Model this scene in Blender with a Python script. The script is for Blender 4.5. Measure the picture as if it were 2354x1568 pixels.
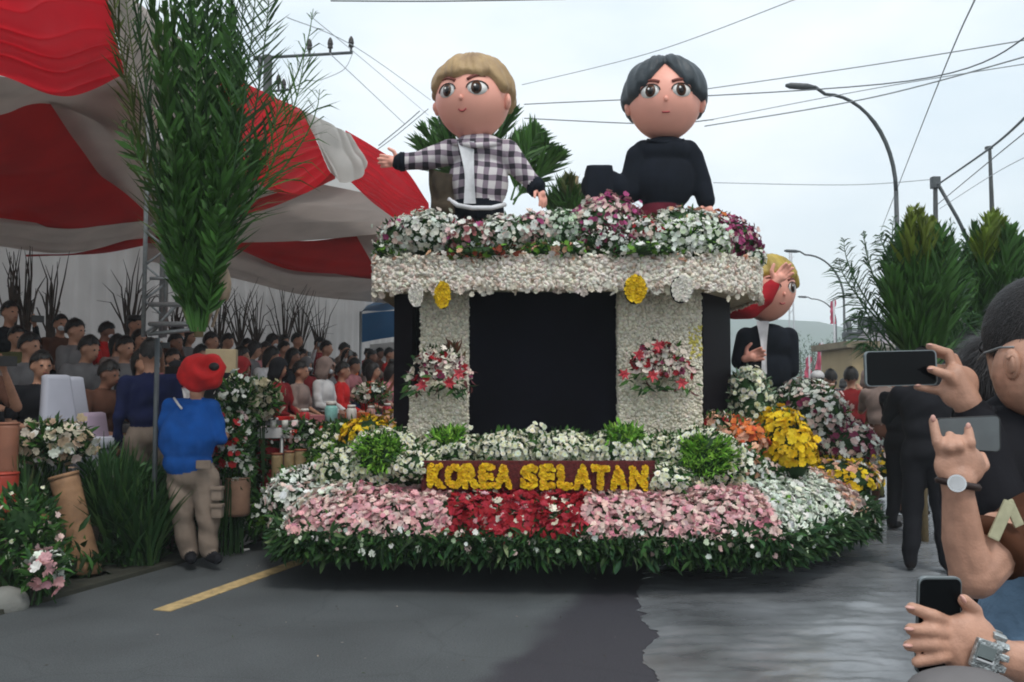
import bpy, bmesh, math, random
import numpy as np
from mathutils import Vector, Matrix, Euler, noise as mnoise
R = random.Random(7); NR = np.random.default_rng(7)
S = bpy.context.scene; COL = S.collection
for o in list(bpy.data.objects): bpy.data.objects.remove(o)

# ------------------------------------------------------------------ camera, sky, sun, exposure
CAMH = 1.5; PITCH = math.radians(2.98); FPX = 2038.0
cd = bpy.data.cameras.new('camera'); cam = bpy.data.objects.new('camera', cd); COL.objects.link(cam)
cam.location = (0, 0, CAMH); cam.rotation_euler = (math.pi/2 + PITCH, 0, 0)
cd.sensor_width = 36; cd.lens = 36*FPX/2354; cd.clip_end = 3000; cd.clip_start = 0.05
S.camera = cam
S.view_settings.view_transform = 'Standard'; S.view_settings.look = 'None'
S.view_settings.gamma = 1; S.view_settings.use_curve_mapping = False; S.view_settings.exposure = 0.58
S.render.engine = 'CYCLES'; S.cycles.filter_width = 1.9; S.cycles.volume_bounces = 1; S.cycles.transparent_max_bounces = 12
W = bpy.data.worlds.new("World"); S.world = W; W.use_nodes = True
nt = W.node_tree; nt.nodes.clear()
wo = nt.nodes.new('ShaderNodeOutputWorld'); bg = nt.nodes.new('ShaderNodeBackground')
sky = nt.nodes.new('ShaderNodeTexSky'); sky.sky_type = 'NISHITA'; sky.sun_disc = False
SUN_EL, SUN_AZ = math.radians(58), math.radians(160)
sky.sun_elevation = SUN_EL; sky.sun_rotation = SUN_AZ; sky.air_density = 1.5; sky.dust_density = 4
tc = nt.nodes.new('ShaderNodeTexCoord'); mp = nt.nodes.new('ShaderNodeMapping'); mp.inputs['Scale'].default_value = (1, 1, 2.6)
nz = nt.nodes.new('ShaderNodeTexNoise'); nz.inputs['Scale'].default_value = 2.3; nz.inputs['Detail'].default_value = 5
nz.inputs['Roughness'].default_value = .5
rp = nt.nodes.new('ShaderNodeValToRGB'); rp.color_ramp.elements[0].position = .34; rp.color_ramp.elements[1].position = .68
rp.color_ramp.elements[0].color = (5.5, 6.5, 7.3, 1); rp.color_ramp.elements[1].color = (8.6, 8.9, 9.2, 1)
mx = nt.nodes.new('ShaderNodeMix'); mx.data_type = 'RGBA'; mx.inputs[0].default_value = .9
L = nt.links.new
L(tc.outputs['Generated'], mp.inputs[0]); L(mp.outputs[0], nz.inputs['Vector']); L(nz.outputs[0], rp.inputs[0])
L(sky.outputs[0], mx.inputs[6]); L(rp.outputs[0], mx.inputs[7]); L(mx.outputs[2], bg.inputs[0])
bg.inputs[1].default_value = 0.1; L(bg.outputs[0], wo.inputs[0])
sd = bpy.data.lights.new('sun', 'SUN'); sd.energy = 1.1; sd.angle = math.radians(14); sd.color = (1, .97, .92)
sun = bpy.data.objects.new('sun', sd); COL.objects.link(sun)
dv = Vector((math.sin(SUN_AZ)*math.cos(SUN_EL), math.cos(SUN_AZ)*math.cos(SUN_EL), math.sin(SUN_EL)))
sun.rotation_euler = dv.to_track_quat('Z', 'Y').to_euler()

# ------------------------------------------------------------------ coordinate helpers (the photo measured on a 2354 x 1568 grid)
CP, SP = math.cos(PITCH), math.sin(PITCH)
def ray(vx, vy):
    a = (vx-1177)/FPX; b = (784-vy)/FPX
    return Vector((a, CP - b*SP, SP + b*CP))
def at(vx, vy, Y):
    r = ray(vx, vy); k = Y/r.y
    return Vector((r.x*k, Y, CAMH + r.z*k))
def proj(p):
    dy = p[1]*CP + (p[2]-CAMH)*SP; dz = -p[1]*SP + (p[2]-CAMH)*CP
    return 1177 + FPX*p[0]/dy, 784 - FPX*dz/dy
TH = math.radians(18); UX, UY = math.sin(TH), math.cos(TH)     # road direction
def st(s, t, z=0): return Vector((-3.4 + UX*s - UY*t, 6 + UY*s + UX*t, z))
def onp(vx, vy, t):
    r = ray(vx, vy); n = Vector((-UY, UX, 0)); k = (t + n.dot(Vector((-3.4, 6, 0))))/n.dot(r)
    return Vector((0, 0, CAMH)) + r*k
# ------------------------------------------------------------------ materials
MC = {}
def mat(name, col, rough=.7, var=.12, scale=20, bump=0.0, bscale=60, metal=0, trans=0, spec=.4, coat=0, attr=False, emit=0, hue2=None, sheen=0):
    if name in MC: return MC[name]
    m = bpy.data.materials.new(name); m.use_nodes = True; n = m.node_tree; b = n.nodes['Principled BSDF']
    l = n.links.new; tcn = n.nodes.new('ShaderNodeTexCoord')
    b.inputs['Roughness'].default_value = rough; b.inputs['Metallic'].default_value = metal
    b.inputs['Specular IOR Level'].default_value = spec; b.inputs['Coat Weight'].default_value = coat
    b.inputs['Sheen Weight'].default_value = sheen
    t = n.nodes.new('ShaderNodeTexNoise'); t.inputs['Scale'].default_value = scale; t.inputs['Detail'].default_value = 4
    l(tcn.outputs['Object'], t.inputs['Vector'])
    m1 = n.nodes.new('ShaderNodeMix'); m1.data_type = 'RGBA'
    if attr:
        a = n.nodes.new('ShaderNodeAttribute'); a.attribute_name = 'Col'
        src = a.outputs['Color']
        m1.blend_type = 'MULTIPLY'; m1.inputs[0].default_value = 1
        r = n.nodes.new('ShaderNodeMapRange'); r.inputs[3].default_value = 1-var*1.5; r.inputs[4].default_value = 1+var
        l(t.outputs[0], r.inputs[0]); l(src, m1.inputs[6]); l(r.outputs[0], m1.inputs[7])
    else:
        c = Vector(col[:3]); d = Vector(hue2) if hue2 else c*(1-var*1.6); e = c if hue2 else c*(1+var*.6)
        m1.inputs[6].default_value = (*d, 1); m1.inputs[7].default_value = (*e, 1)
        r = n.nodes.new('ShaderNodeMapRange'); r.inputs[1].default_value = .3; r.inputs[2].default_value = .7
        l(t.outputs[0], r.inputs[0]); l(r.outputs[0], m1.inputs[0])
    l(m1.outputs[2], b.inputs['Base Color'])
    if bump:
        t2 = n.nodes.new('ShaderNodeTexNoise'); t2.inputs['Scale'].default_value = bscale; t2.inputs['Detail'].default_value = 3
        l(tcn.outputs['Object'], t2.inputs['Vector'])
        bp = n.nodes.new('ShaderNodeBump'); bp.inputs['Strength'].default_value = bump; bp.inputs['Distance'].default_value = .01
        l(t2.outputs[0], bp.inputs['Height']); l(bp.outputs[0], b.inputs['Normal'])
    if trans:
        tr = n.nodes.new('ShaderNodeBsdfTranslucent'); l(m1.outputs[2], tr.inputs[0])
        ms = n.nodes.new('ShaderNodeMixShader'); ms.inputs[0].default_value = trans
        l(b.outputs[0], ms.inputs[1]); l(tr.outputs[0], ms.inputs[2]); l(ms.outputs[0], n.nodes['Material Output'].inputs[0])
    if emit: b.inputs['Emission Strength'].default_value = emit
    MC[name] = m; return m
FLORA = mat('flora', (1,1,1), .65, .1, 9, attr=True, trans=.12, spec=.2)
LEAFM = mat('leaf_attr', (1,1,1), .5, .2, 5, attr=True, trans=.2, spec=.3)
SKIN = mat('skin', (.40,.20,.125), .55, .1, 15, bump=.08, bscale=200)
SKIN2 = mat('skin_dark', (.23,.105,.065), .55, .12, 15)
SKIN3 = mat('skin_light', (.50,.27,.185), .48, .16, 28, bump=.13, bscale=230)
HAIRM = mat('hair', (.014,.011,.010), .5, .3, 60, bump=.4, bscale=120)
DARKM = mat('dark_eye', (.012,.01,.01), .3, .1)
STEEL = mat('grey_steel', (.30,.31,.31), .45, .15, 30, metal=.6)
POLEM = mat('lamp_grey', (.07,.08,.085), .5, .2, 8)
BLACKC = mat('black_cloth', (.008,.009,.012), .9, .25, 9, bump=.3, bscale=14, spec=.1)
def cloth(n, c, **k): return mat('cloth_'+n, c, .9, k.pop('var', .18), 7, bump=.35, bscale=12, **{'spec':.12, **k})
# ------------------------------------------------------------------ object helpers
def tag(o, label=None, cat=None, group=None, kind=None):
    if label: o['label'] = label
    if cat: o['category'] = cat
    if group: o['group'] = group
    if kind: o['kind'] = kind
    return o
def empty(name, loc=(0,0,0), rz=0, **k):
    o = bpy.data.objects.new(name, None); COL.objects.link(o); o.location = loc; o.rotation_euler = (0,0,rz); o.empty_display_size = .1
    return tag(o, **k)
def put(name, me, m=None, parent=None, smooth=False, **k):
    """link a mesh given in WORLD coordinates; a child keeps its place under its parent"""
    o = bpy.data.objects.new(name, me); COL.objects.link(o)
    if m is not None:
        for x in (m if isinstance(m, (list, tuple)) else [m]): me.materials.append(x)
    if smooth: me.polygons.foreach_set('use_smooth', np.ones(len(me.polygons), bool))
    if parent:
        o.parent = parent
        o.matrix_parent_inverse = world_of(parent).inverted()
    return tag(o, **k)
def world_of(o):
    M = Matrix.LocRotScale(o.location, o.rotation_euler, o.scale)
    return (world_of(o.parent) @ o.matrix_parent_inverse @ M) if o.parent else M
def loc_child(name, me, parent, mats=None, **k):
    """link a mesh given in the parent's LOCAL coordinates"""
    o = bpy.data.objects.new(name, me); COL.objects.link(o); o.parent = parent
    if mats and not len(me.materials):
        for x in (mats if isinstance(mats, (list, tuple)) else [mats]): me.materials.append(x)
    return tag(o, **k)
def bm_new(): return bmesh.new()
def bm_mesh(bm, name='m'):
    me = bpy.data.meshes.new(name); bmesh.ops.recalc_face_normals(bm, faces=bm.faces); bm.to_mesh(me); bm.free(); return me
def box(bm, c, s, rz=0, rot=None, bevel=0):
    r = bmesh.ops.create_cube(bm, size=1); vs = r['verts']
    M = Matrix.Translation(c) @ (rot.to_4x4() if rot else Matrix.Rotation(rz, 4, 'Z')) @ Matrix.Diagonal((*s, 1))
    bmesh.ops.transform(bm, matrix=M, verts=vs)
    if bevel:
        es = list({e for v in vs for e in v.link_edges}); bmesh.ops.bevel(bm, geom=es, offset=bevel, segments=2, affect='EDGES', profile=.7)
def tube(bm, pts, rad, seg=6, cap=True):
    pts = [Vector(p) for p in pts]; n = len(pts); rings = []
    up = None
    for i, p in enumerate(pts):
        d = (pts[min(i+1, n-1)] - pts[max(i-1, 0)]).normalized()
        if up is None: up = d.orthogonal().normalized()
        a = (up - d*up.dot(d)).normalized(); b = d.cross(a); up = a
        r = rad[i] if isinstance(rad, (list, tuple)) else rad
        rings.append([bm.verts.new(p + (a*math.cos(k*2*math.pi/seg) + b*math.sin(k*2*math.pi/seg))*r) for k in range(seg)])
    for i in range(n-1):
        for k in range(seg):
            bm.faces.new((rings[i][k], rings[i][(k+1) % seg], rings[i+1][(k+1) % seg], rings[i+1][k]))
    if cap: bm.faces.new(rings[0][::-1]); bm.faces.new(rings[-1])
def ball(bm, c, r, u=12, v=8, rot=None):
    q = bmesh.ops.create_uvsphere(bm, u_segments=u, v_segments=v, radius=1); r = (r, r, r) if not hasattr(r, '__len__') else r
    bmesh.ops.transform(bm, matrix=Matrix.Translation(c) @ (rot.to_4x4() if rot else Matrix()) @ Matrix.Diagonal((*r, 1)), verts=q['verts'])
def bx(name, c, s, m, parent=None, rz=0, bevel=0, rot=None, **k):
    bm = bm_new(); box(bm, c, s, rz, rot, bevel); return put(name, bm_mesh(bm), m, parent, **k)
def tb(name, pts, rad, m, parent=None, seg=8, **k):
    bm = bm_new(); tube(bm, pts, rad, seg); return put(name, bm_mesh(bm), m, parent, smooth=True, **k)
def prism(name, poly, z0, z1, m, parent=None, **k):
    bm = bm_new(); a = [bm.verts.new((x, y, z0)) for x, y in poly]; b = [bm.verts.new((x, y, z1)) for x, y in poly]; n = len(poly)
    bm.faces.new(a); bm.faces.new(b[::-1])
    for i in range(n): bm.faces.new((a[i], a[(i+1) % n], b[(i+1) % n], b[i]))
    return put(name, bm_mesh(bm), m, parent, **k)
def spline(pts, n):
    pts = [Vector(p) for p in pts]; out = []
    for i in range(n):
        f = i/(n-1)*(len(pts)-1); k = min(int(f), len(pts)-2); t = f-k
        p0, p1, p2, p3 = pts[max(k-1, 0)], pts[k], pts[k+1], pts[min(k+2, len(pts)-1)]
        out.append(.5*((2*p1) + (p2-p0)*t + (2*p0-5*p1+4*p2-p3)*t*t + (3*p1-p0-3*p2+p3)*t**3))
    return out
def sheet(name, A, B, m, parent=None, n=40, k=16, folds=0, amp=.02, along=True, sag=0, seed=0, **kw):
    A, B = spline(A, n), spline(B, n); bm = bm_new(); g = []
    for j in range(k):
        v = j/(k-1); row = []
        for i in range(n):
            u = i/(n-1); p = A[i].lerp(B[i], v)
            nr = (A[min(i+1, n-1)]-A[max(i-1, 0)]).cross(B[i]-A[i])
            nr = nr.normalized() if nr.length > 1e-6 else Vector((0,0,1))
            q = v if along else u
            w = mnoise.noise(Vector((u*3+seed, v*2.3, seed*1.7)))
            edge = min(1, 6*u+.15, 6*(1-u)+.15)
            ph = folds*2*math.pi*(q + .10*w + .04*math.sin(q*9)); p = p + nr*(amp*(1-2*abs(math.sin(ph/2))**.7)*edge*(.6+.8*q if along else 1) + amp*w*2)
            p.z -= sag*4*u*(1-u)*math.sin(math.pi*v)
            row.append(bm.verts.new(p))
        g.append(row)
    for j in range(k-1):
        for i in range(n-1): bm.faces.new((g[j][i], g[j][i+1], g[j+1][i+1], g[j+1][i]))
    return put(name, bm_mesh(bm), m, parent, smooth=True, **kw)
# ------------------------------------------------------------------ soups of small repeated shapes (blooms, leaves)
def tmpl(verts, tris, shade=None):
    return (np.array(verts, float), np.array(tris, int), np.array(shade if shade is not None else [[1,1,1]]*len(verts), float))
def t_bloom(n=8, cup=.35, eye=(1,1,1), seed=0):
    r = random.Random(seed); V, T, C = [(0,0,.12)], [], [eye]
    for ring, (ra, z, wdt, off) in enumerate(((1, 0, .36, 0), (.66, .2, .34, math.pi/n))):
        for i in range(n):
            a = off + i*2*math.pi/n + r.uniform(-.12, .12); q = ra*r.uniform(.85, 1.12); da = wdt*.9
            b = len(V)
            V += [(.55*q*math.cos(a-da), .55*q*math.sin(a-da), z+cup*.25), (q*math.cos(a), q*math.sin(a), z+cup*q*r.uniform(-.3, 1)), (.55*q*math.cos(a+da), .55*q*math.sin(a+da), z+cup*.25)]
            s = r.uniform(.86, 1.04); C += [(s,s,s)]*3; T += [(0, b, b+1), (0, b+1, b+2)]
    return tmpl(V, T, C)
def t_round(n1=7, n2=5, cup=.4, eye=(1,1,1), seed=0):
    r = random.Random(seed); V, T, C = [(0,0,.02)], [], [eye]
    for ring, (n, ra, z, wd) in enumerate(((n1, 1, 0, .50), (n2, .68, .16, .46))):
        for i in range(n):
            a = ring*.4 + i*2*math.pi/n + r.uniform(-.15,.15); q = ra*r.uniform(.88,1.1); up = z+cup*q*r.uniform(.2,1)
            u = (math.cos(a), math.sin(a)); w = (-math.sin(a), math.cos(a)); b = len(V)
            for (f, g, h) in ((.55,-wd*.8,.45),(.93,-wd*.42,.9),(1,0,1),(.93,wd*.42,.9),(.55,wd*.8,.45)):
                V.append((u[0]*q*f+w[0]*g*q, u[1]*q*f+w[1]*g*q, z+(up-z)*h))
            s_ = r.uniform(.84,1.05); C += [(s_*.9,)*3, (s_,)*3, (s_*1.02,)*3, (s_,)*3, (s_*.9,)*3]
            T += [(0,b,b+1),(0,b+1,b+2),(0,b+2,b+3),(0,b+3,b+4)]
    return tmpl(V, T, C)
def t_ico():
    bm = bm_new(); bmesh.ops.create_icosphere(bm, subdivisions=1, radius=1); bm.verts.index_update()
    V = [tuple(v.co) for v in bm.verts]; T = [[v.index for v in f.verts] for f in bm.faces]; bm.free()
    return tmpl(V, T)
def t_leaf(fold=.18):   # along +Z? leaf lies along +X, width in Y
    V = [(0,0,0), (.35,.13,fold*.5), (.35,0,0), (.35,-.13,fold*.5), (.7,.10,fold*.3), (.72,0,.02), (.7,-.10,fold*.3), (1,0,-.08)]
    T = [(0,2,1),(0,3,2),(1,2,5),(1,5,4),(2,3,6),(2,6,5),(4,5,7),(5,6,7)]
    return tmpl(V, T)
BLOOM = t_round(); STAR = t_bloom(); DAISY = t_round(8, 5, .12, (1.0,.85,.35), 3); ICO = t_ico(); LEAF = t_leaf()
class Soup:
    def __init__(s): s.V, s.T, s.C, s.n = [], [], [], 0
    def add(s, t, M, P, C):
        V, T, H = t; N = len(P)
        if not N: return
        v = np.einsum('nij,vj->nvi', M, V) + P[:, None, :]
        s.V.append(v.reshape(-1, 3)); s.C.append((C[:, None, :]*H[None]).reshape(-1, 3))
        s.T.append((T[None] + (np.arange(N)*len(V))[:, None, None]).reshape(-1, 3) + s.n); s.n += N*len(V)
    def raw(s, V, T, c):
        V = np.array(V, float); s.V.append(V); s.T.append(np.array(T, int)+s.n); s.n += len(V)
        c = np.array(c, float); s.C.append(np.tile(c, (len(V), 1)) if c.ndim == 1 else c)
    def build(s, name, m, parent=None, smooth=False, **k):
        V = np.concatenate(s.V); T = np.concatenate(s.T); C = np.clip(np.concatenate(s.C), 0, 1)
        me = bpy.data.meshes.new(name); me.vertices.add(len(V)); me.vertices.foreach_set('co', V.ravel().astype(np.float32))
        me.loops.add(T.size); me.loops.foreach_set('vertex_index', T.ravel().astype(np.int32))
        me.polygons.add(len(T)); me.polygons.foreach_set('loop_start', (np.arange(len(T))*3).astype(np.int32))
        me.polygons.foreach_set('loop_total', np.full(len(T), 3, np.int32))
        me.update(calc_edges=True)
        ca = me.color_attributes.new('Col', 'FLOAT_COLOR', 'POINT')
        ca.data.foreach_set('color', np.c_[C, np.ones(len(C))].ravel().astype(np.float32))
        return put(name, me, m, parent, smooth, **k)
def frames(N, nrm, size, jit=.35):
    """rotation+scale matrices whose Z follows nrm with a random spin"""
    n = nrm + NR.normal(0, jit, (N, 3)); n /= np.linalg.norm(n, axis=1)[:, None]
    a = NR.normal(size=(N, 3)); a -= n*(a*n).sum(1)[:, None]; a /= np.linalg.norm(a, axis=1)[:, None]
    b = np.cross(n, a); return np.stack([a, b, n], 2)*size[:, None, None]
def leafframes(N, dirs, size):
    d = dirs/np.linalg.norm(dirs, axis=1)[:, None]; a = NR.normal(size=(N, 3)); a -= d*(a*d).sum(1)[:, None]; a /= np.linalg.norm(a, axis=1)[:, None]
    return np.stack([d, a, np.cross(d, a)], 2)*size[:, None, None]
WHT=(.78,.80,.72); CRM=(.72,.66,.54); PNK=(.76,.42,.43); PAL=(.78,.58,.53); RED=(.32,.012,.02); MAG=(.42,.07,.20); YEL=(.85,.58,.02); ORG=(.72,.20,.05); GRN=(.14,.30,.035); DGR=(.02,.055,.015); MGR=(.045,.12,.022); PUR=(.22,.03,.08); PCH=(.74,.42,.28)
def cols(N, palette, jit=.1):
    """palette: list of (colour, weight)"""
    w = np.array([p[1] for p in palette], float); w /= w.sum(); c = np.array([p[0] for p in palette])[NR.choice(len(w), N, p=w)]
    return c*(1 + NR.normal(0, jit, (N, 1)))*(1+NR.normal(0, jit*.3, (N, 3)))
def mound(sp, c, r, palette, n, size=.026, t=None, leaves=.5, leafcol=MGR, zmin=-.25, core=True, hole=None, leafsize=.09, jit=.06):
    """a cushion of blooms over an ellipsoid, with leaves between them; hole=(direction, cosine, palette) is a patch of another kind"""
    c = np.array(c, float); r = np.array(r, float)
    d = NR.normal(size=(n*2, 3)); d /= np.linalg.norm(d, axis=1)[:, None]; d = d[(d[:, 2] > zmin)][:n]; N = len(d)
    P = c + d*r*(1 + NR.normal(0, jit, (N, 1))); nr = d/r; nr /= np.linalg.norm(nr, axis=1)[:, None]
    C = cols(N, palette)
    if hole:
        hd = np.array(hole[0], float); hd /= np.linalg.norm(hd); k = (d@hd) > hole[1]
        C[k] = cols(k.sum(), hole[2])
        for _r in range(4):
            kk = k.sum(); Q = P[k] + NR.normal(0, .02, (kk, 3)); sp.add(LEAF, leafframes(kk, nr[k] + NR.normal(0, .6, (kk, 3)), NR.uniform(.045, .09, kk)), Q-nr[k]*.01, cols(kk, hole[2], .2))
        P, nr, C = P[~k], nr[~k], C[~k]
    N = len(P); sz = size*NR.uniform(.7, 1.25, N)
    sp.add(t or BLOOM, frames(N, nr, sz), P, C)
    m = int(n*leaves)
    if m:
        d = NR.normal(size=(m*2, 3)); d /= np.linalg.norm(d, axis=1)[:, None]; d = d[(d[:, 2] > zmin-.15)][:m]; m = len(d)
        sp.add(LEAF, leafframes(m, d + NR.normal(0, .5, (m, 3)), NR.uniform(.6, 1.2, m)*leafsize), c + d*r*.93, cols(m, [(leafcol, 2), (DGR, 1)], .2))
    if core:
        V, T, _ = ICO; bm = bm_new(); bmesh.ops.create_icosphere(bm, subdivisions=3, radius=1); bm.verts.index_update()
        V = np.array([v.co for v in bm.verts]); T = [[v.index for v in f.verts] for f in bm.faces]; bm.free()
        V = c + V*r*(.93 if core is True else core); sp.raw(V, T, DGR)
# ------------------------------------------------------------------ palm fronds
def frond_soup(sp, base, tip, bend, ll=.45, n=46, col=MGR, fold=.55, up=.75, wdt=.022, hang=.0, tipcol=None):
    """one coconut leaf: curved midrib from base to tip (bend = sideways vector at mid length) and two ranks of leaflets"""
    base, tip, bend = Vector(base), Vector(tip), Vector(bend); L0 = (tip-base).length
    def pt(u): return base.lerp(tip, u) + bend*4*u*(1-u)
    prev = None
    side0 = (tip-base).cross(Vector((R.uniform(-1,1), R.uniform(-1,1), R.uniform(-.3,.3)))).normalized()
    for i in range(9):   # rib
        u0, u1 = i/9, (i+1)/9; a, b = pt(u0), pt(u1); r0, r1 = .012*(1-u0)+.003, .012*(1-u1)+.003
        d = (b-a).normalized(); x = d.orthogonal().normalized(); y = d.cross(x); V = []
        for q, r in ((a, r0), (b, r1)):
            for k in range(3): V.append(q + (x*math.cos(k*2.094)+y*math.sin(k*2.094))*r)
        T = []
        for k in range(3): j = (k+1) % 3; T += [(k, j, 3+j), (k, 3+j, 3+k)]
        sp.raw(V, T, Vector(col)*1.5)
    for i in range(n):
        u = .12 + .88*(i+R.random())/n; p = pt(u); d = (pt(min(1, u+.02))-pt(u-.02)).normalized()
        sd = (side0 - d*side0.dot(d)).normalized(); nn = d.cross(sd)
        for sgn in (-1, 1):
            l = ll*(math.sin(math.pi*min(1, .18+.8*u))**.7)*R.uniform(.75, 1.1)
            dr = (d*up + sd*sgn*(1-up*.6)*R.uniform(.7,1.3) + nn*fold*R.uniform(-.6, .6)).normalized()
            e = p + dr*l*.55; f = p + dr*l + Vector((0, 0, -hang*l*R.uniform(.4, 1.2)))
            wv = dr.cross(Vector((R.uniform(-1,1), R.uniform(-1,1), R.uniform(-1,1)))).normalized()*wdt*R.uniform(.7,1.1)
            c = Vector(tipcol if (tipcol and u > .6) else col)*R.uniform(.6, 1.5)
            sp.raw([p-wv*.4, p+wv*.4, e+wv, e-wv, f], [(0,1,2),(0,2,3),(3,2,4)], c)
def palm_bundle(label, base, z0, fronds, pole=None, group='palm leaf bundles beside the road', **kw):
    o = empty('palm_bundle', base, label=label, cat='palm leaves', group=group)
    for f in fronds:
        sp = Soup(); frond_soup(sp, *f[:3], **{**kw, **(f[3] if len(f) > 3 else {})}); sp.build('frond', LEAFM, o)
    if pole: tb('pole', pole, .035, mat('bamboo_pole', (.22,.16,.08), .6), o)
    return o
# ------------------------------------------------------------------ bodies: tapered limbs fused into one surface
def organic(name, prims, voxel=.015, smooth=4, mats=(), folds=.0045):
    """prims: ('c', p0, p1, r0, r1, mat) tapered limb | ('e', c, radii, rot, mat) ellipsoid"""
    bm = bm_new()
    for q in prims:
        if q[0] == 'c':
            p0, p1, r0, r1 = Vector(q[1]), Vector(q[2]), q[3], q[4]
            ball(bm, p0, r0, 12, 8); ball(bm, p1, r1, 12, 8)
            if (p1-p0).length > 1e-4: tube(bm, [p0, p1], [r0, r1], 12)
        else: ball(bm, Vector(q[1]), q[2], 20, 14, q[3])
    me = bm_mesh(bm); o = bpy.data.objects.new('tmp', me); COL.objects.link(o)
    md = o.modifiers.new('r', 'REMESH'); md.mode = 'VOXEL'; md.voxel_size = voxel
    sm = o.modifiers.new('s', 'SMOOTH'); sm.factor = .5; sm.iterations = smooth
    bpy.context.view_layer.update()
    e = bpy.data.meshes.new_from_object(o.evaluated_get(bpy.context.evaluated_depsgraph_get())); e.name = name
    bpy.data.objects.remove(o)
    n = len(e.polygons); ctr = np.empty(n*3); e.polygons.foreach_get('center', ctr); ctr = ctr.reshape(-1, 3); D = []
    for q in prims:
        if q[0] == 'c':
            a, b = np.array(q[1], float), np.array(q[2], float); ab = b-a; L2 = max(ab@ab, 1e-9)
            t = np.clip(((ctr-a)@ab)/L2, 0, 1); D.append(np.linalg.norm(ctr-a-t[:, None]*ab, axis=1) - (q[3]+(q[4]-q[3])*t))
        else:
            M = np.array(q[3] if q[3] else Matrix.Identity(3)); l = (ctr-np.array(q[1], float))@M; r = np.array(q[2], float)
            D.append((np.linalg.norm(l/r, axis=1)-1)*r.min())
    mi = np.array([q[-1] for q in prims])[np.argmin(np.array(D), 0)]
    if len(mats) > 1 and folds:
        vc = {}; e.vertices.foreach_get('co', co := np.empty(len(e.vertices)*3)); co = co.reshape(-1,3); e.vertices.foreach_get('normal', nn := np.empty(len(co)*3)); nn = nn.reshape(-1,3)
        lv = np.empty(len(e.loops), int); e.loops.foreach_get('vertex_index', lv); lt = np.empty(n, int); e.polygons.foreach_get('loop_total', lt); cl = np.ones(len(co)); skin = np.repeat(mi, lt) == 0; cl[lv[skin]] = 0
        x, y, z = co.T*1.0; w = np.sin(x*9+z*23+2*np.sin(y*11+z*5)) + .7*np.sin(y*13-z*31+2.2*np.sin(x*12+z*7)) + .5*np.sin(x*37+y*29+z*17)
        co = co + nn*(w*cl*folds)[:,None]; e.vertices.foreach_set('co', co.ravel())
    e.materials.clear()
    for m in mats: e.materials.append(m)
    e.polygons.foreach_set('material_index', mi.astype(np.int32)); e.polygons.foreach_set('use_smooth', np.ones(n, bool)); e.update()
    return e
def head_prims(c, yaw=0, pitch=0, k=1.0, f=0):
    """face looks along -Y before yaw; returns prims, and the head matrix"""
    M = (Matrix.Rotation(yaw, 3, 'Z') @ Matrix.Rotation(pitch, 3, 'X')); c = Vector(c)
    g = lambda x, y, z: c + M@Vector((x, y, z))*k
    P = [('e', g(0,.01,.02), Vector((.076,.095,.1))*k, M, f), ('e', g(0,-.022,-.045), Vector((.055,.062,.07))*k, M, f),
         ('c', g(0,-.088,-.002), g(0,-.1,-.022), .008*k, .015*k, f), ('e', g(.078,.012,-.005), Vector((.014,.024,.034))*k, M, f), ('e', g(-.078,.012,-.005), Vector((.014,.024,.034))*k, M, f),
         ('c', g(-.03,-.076,.022), g(.03,-.076,.022), .014*k, .014*k, f), ('c', g(-.016,-.08,-.055), g(.016,-.08,-.055), .009*k, .009*k, f)]
    return P, M
def body_prims(j, w=1.0, long=False):
    """j: joints; materials 0 skin 1 top 2 trousers 3 shoes"""
    P, M = head_prims(j['head'], j.get('yaw', 0), j.get('nod', 0)); V = Vector
    hl, hr = V(j['hipL']), V(j['hipR']); sl, sr = V(j['shL']), V(j['shR']); pel = (hl+hr)/2; chest = (sl+sr)/2
    neck = chest + V((0, 0, .04)); ax = (sl-sr).normalized(); upv = (chest-pel).normalized(); fw = ax.cross(upv)
    TR = Matrix((ax, fw, upv)).transposed()
    P += [('c', neck-upv*.02, V(j['head'])+M@V((0,.02,-.06)), .056, .05, 0),
          ('e', pel+upv*.04, (.165*w,.125*w,.15), TR, 2), ('e', pel+upv*.2, (.155*w,.12*w,.19), TR, 1), ('e', chest-upv*.12, (.175*w,.122*w,.2), TR, 1),
          ('c', sl, sr, .062, .062, 1), ('c', chest+upv*.03, chest-upv*.05, .07, .09, 1)]
    for s in 'LR':
        sh, el, ha = V(j['sh'+s]), V(j['el'+s]), V(j['ha'+s])
        P += [('c', sh, sh.lerp(el, .75), .062*w, .052*w, 1), ('c', sh.lerp(el, .6), el, .043, .038, 1 if long else 0),
              ('c', el, ha.lerp(el, .12), .039 if not long else .046, .026 if not long else .034, 1 if long else 0)]
        d = (ha-el).normalized(); sd = V(j.get('pn'+s, (1, 0, 0))); sd = (sd-d*sd.dot(d)).normalized()
        P += [('c', ha, ha+d*.05, .026, .03, 0)]
        for q, (o_, l_) in enumerate(((-.026, .085), (-.009, .1), (.009, .095), (.025, .075))):
            P.append(('c', ha+d*.05+sd*o_*.9, ha+d*(.05+l_)+sd*o_*1.2, .011, .008, 0))
        P.append(('c', ha+d*.01, ha+d*.06+sd*-.05, .013, .009, 0))
        h, k, f = V(j['hip'+s]), V(j['kn'+s]), V(j['ft'+s])
        P += [('c', h, k, .092*w, .072*w, 2), ('c', k, f, .072*w, .062, 2)]
        toe = V(j.get('toe'+s, f+V((0, -.14, -.05)))); P += [('c', f+V((0, .02, -.035)), toe, .042, .034, 3)]
    return P, M
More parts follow.
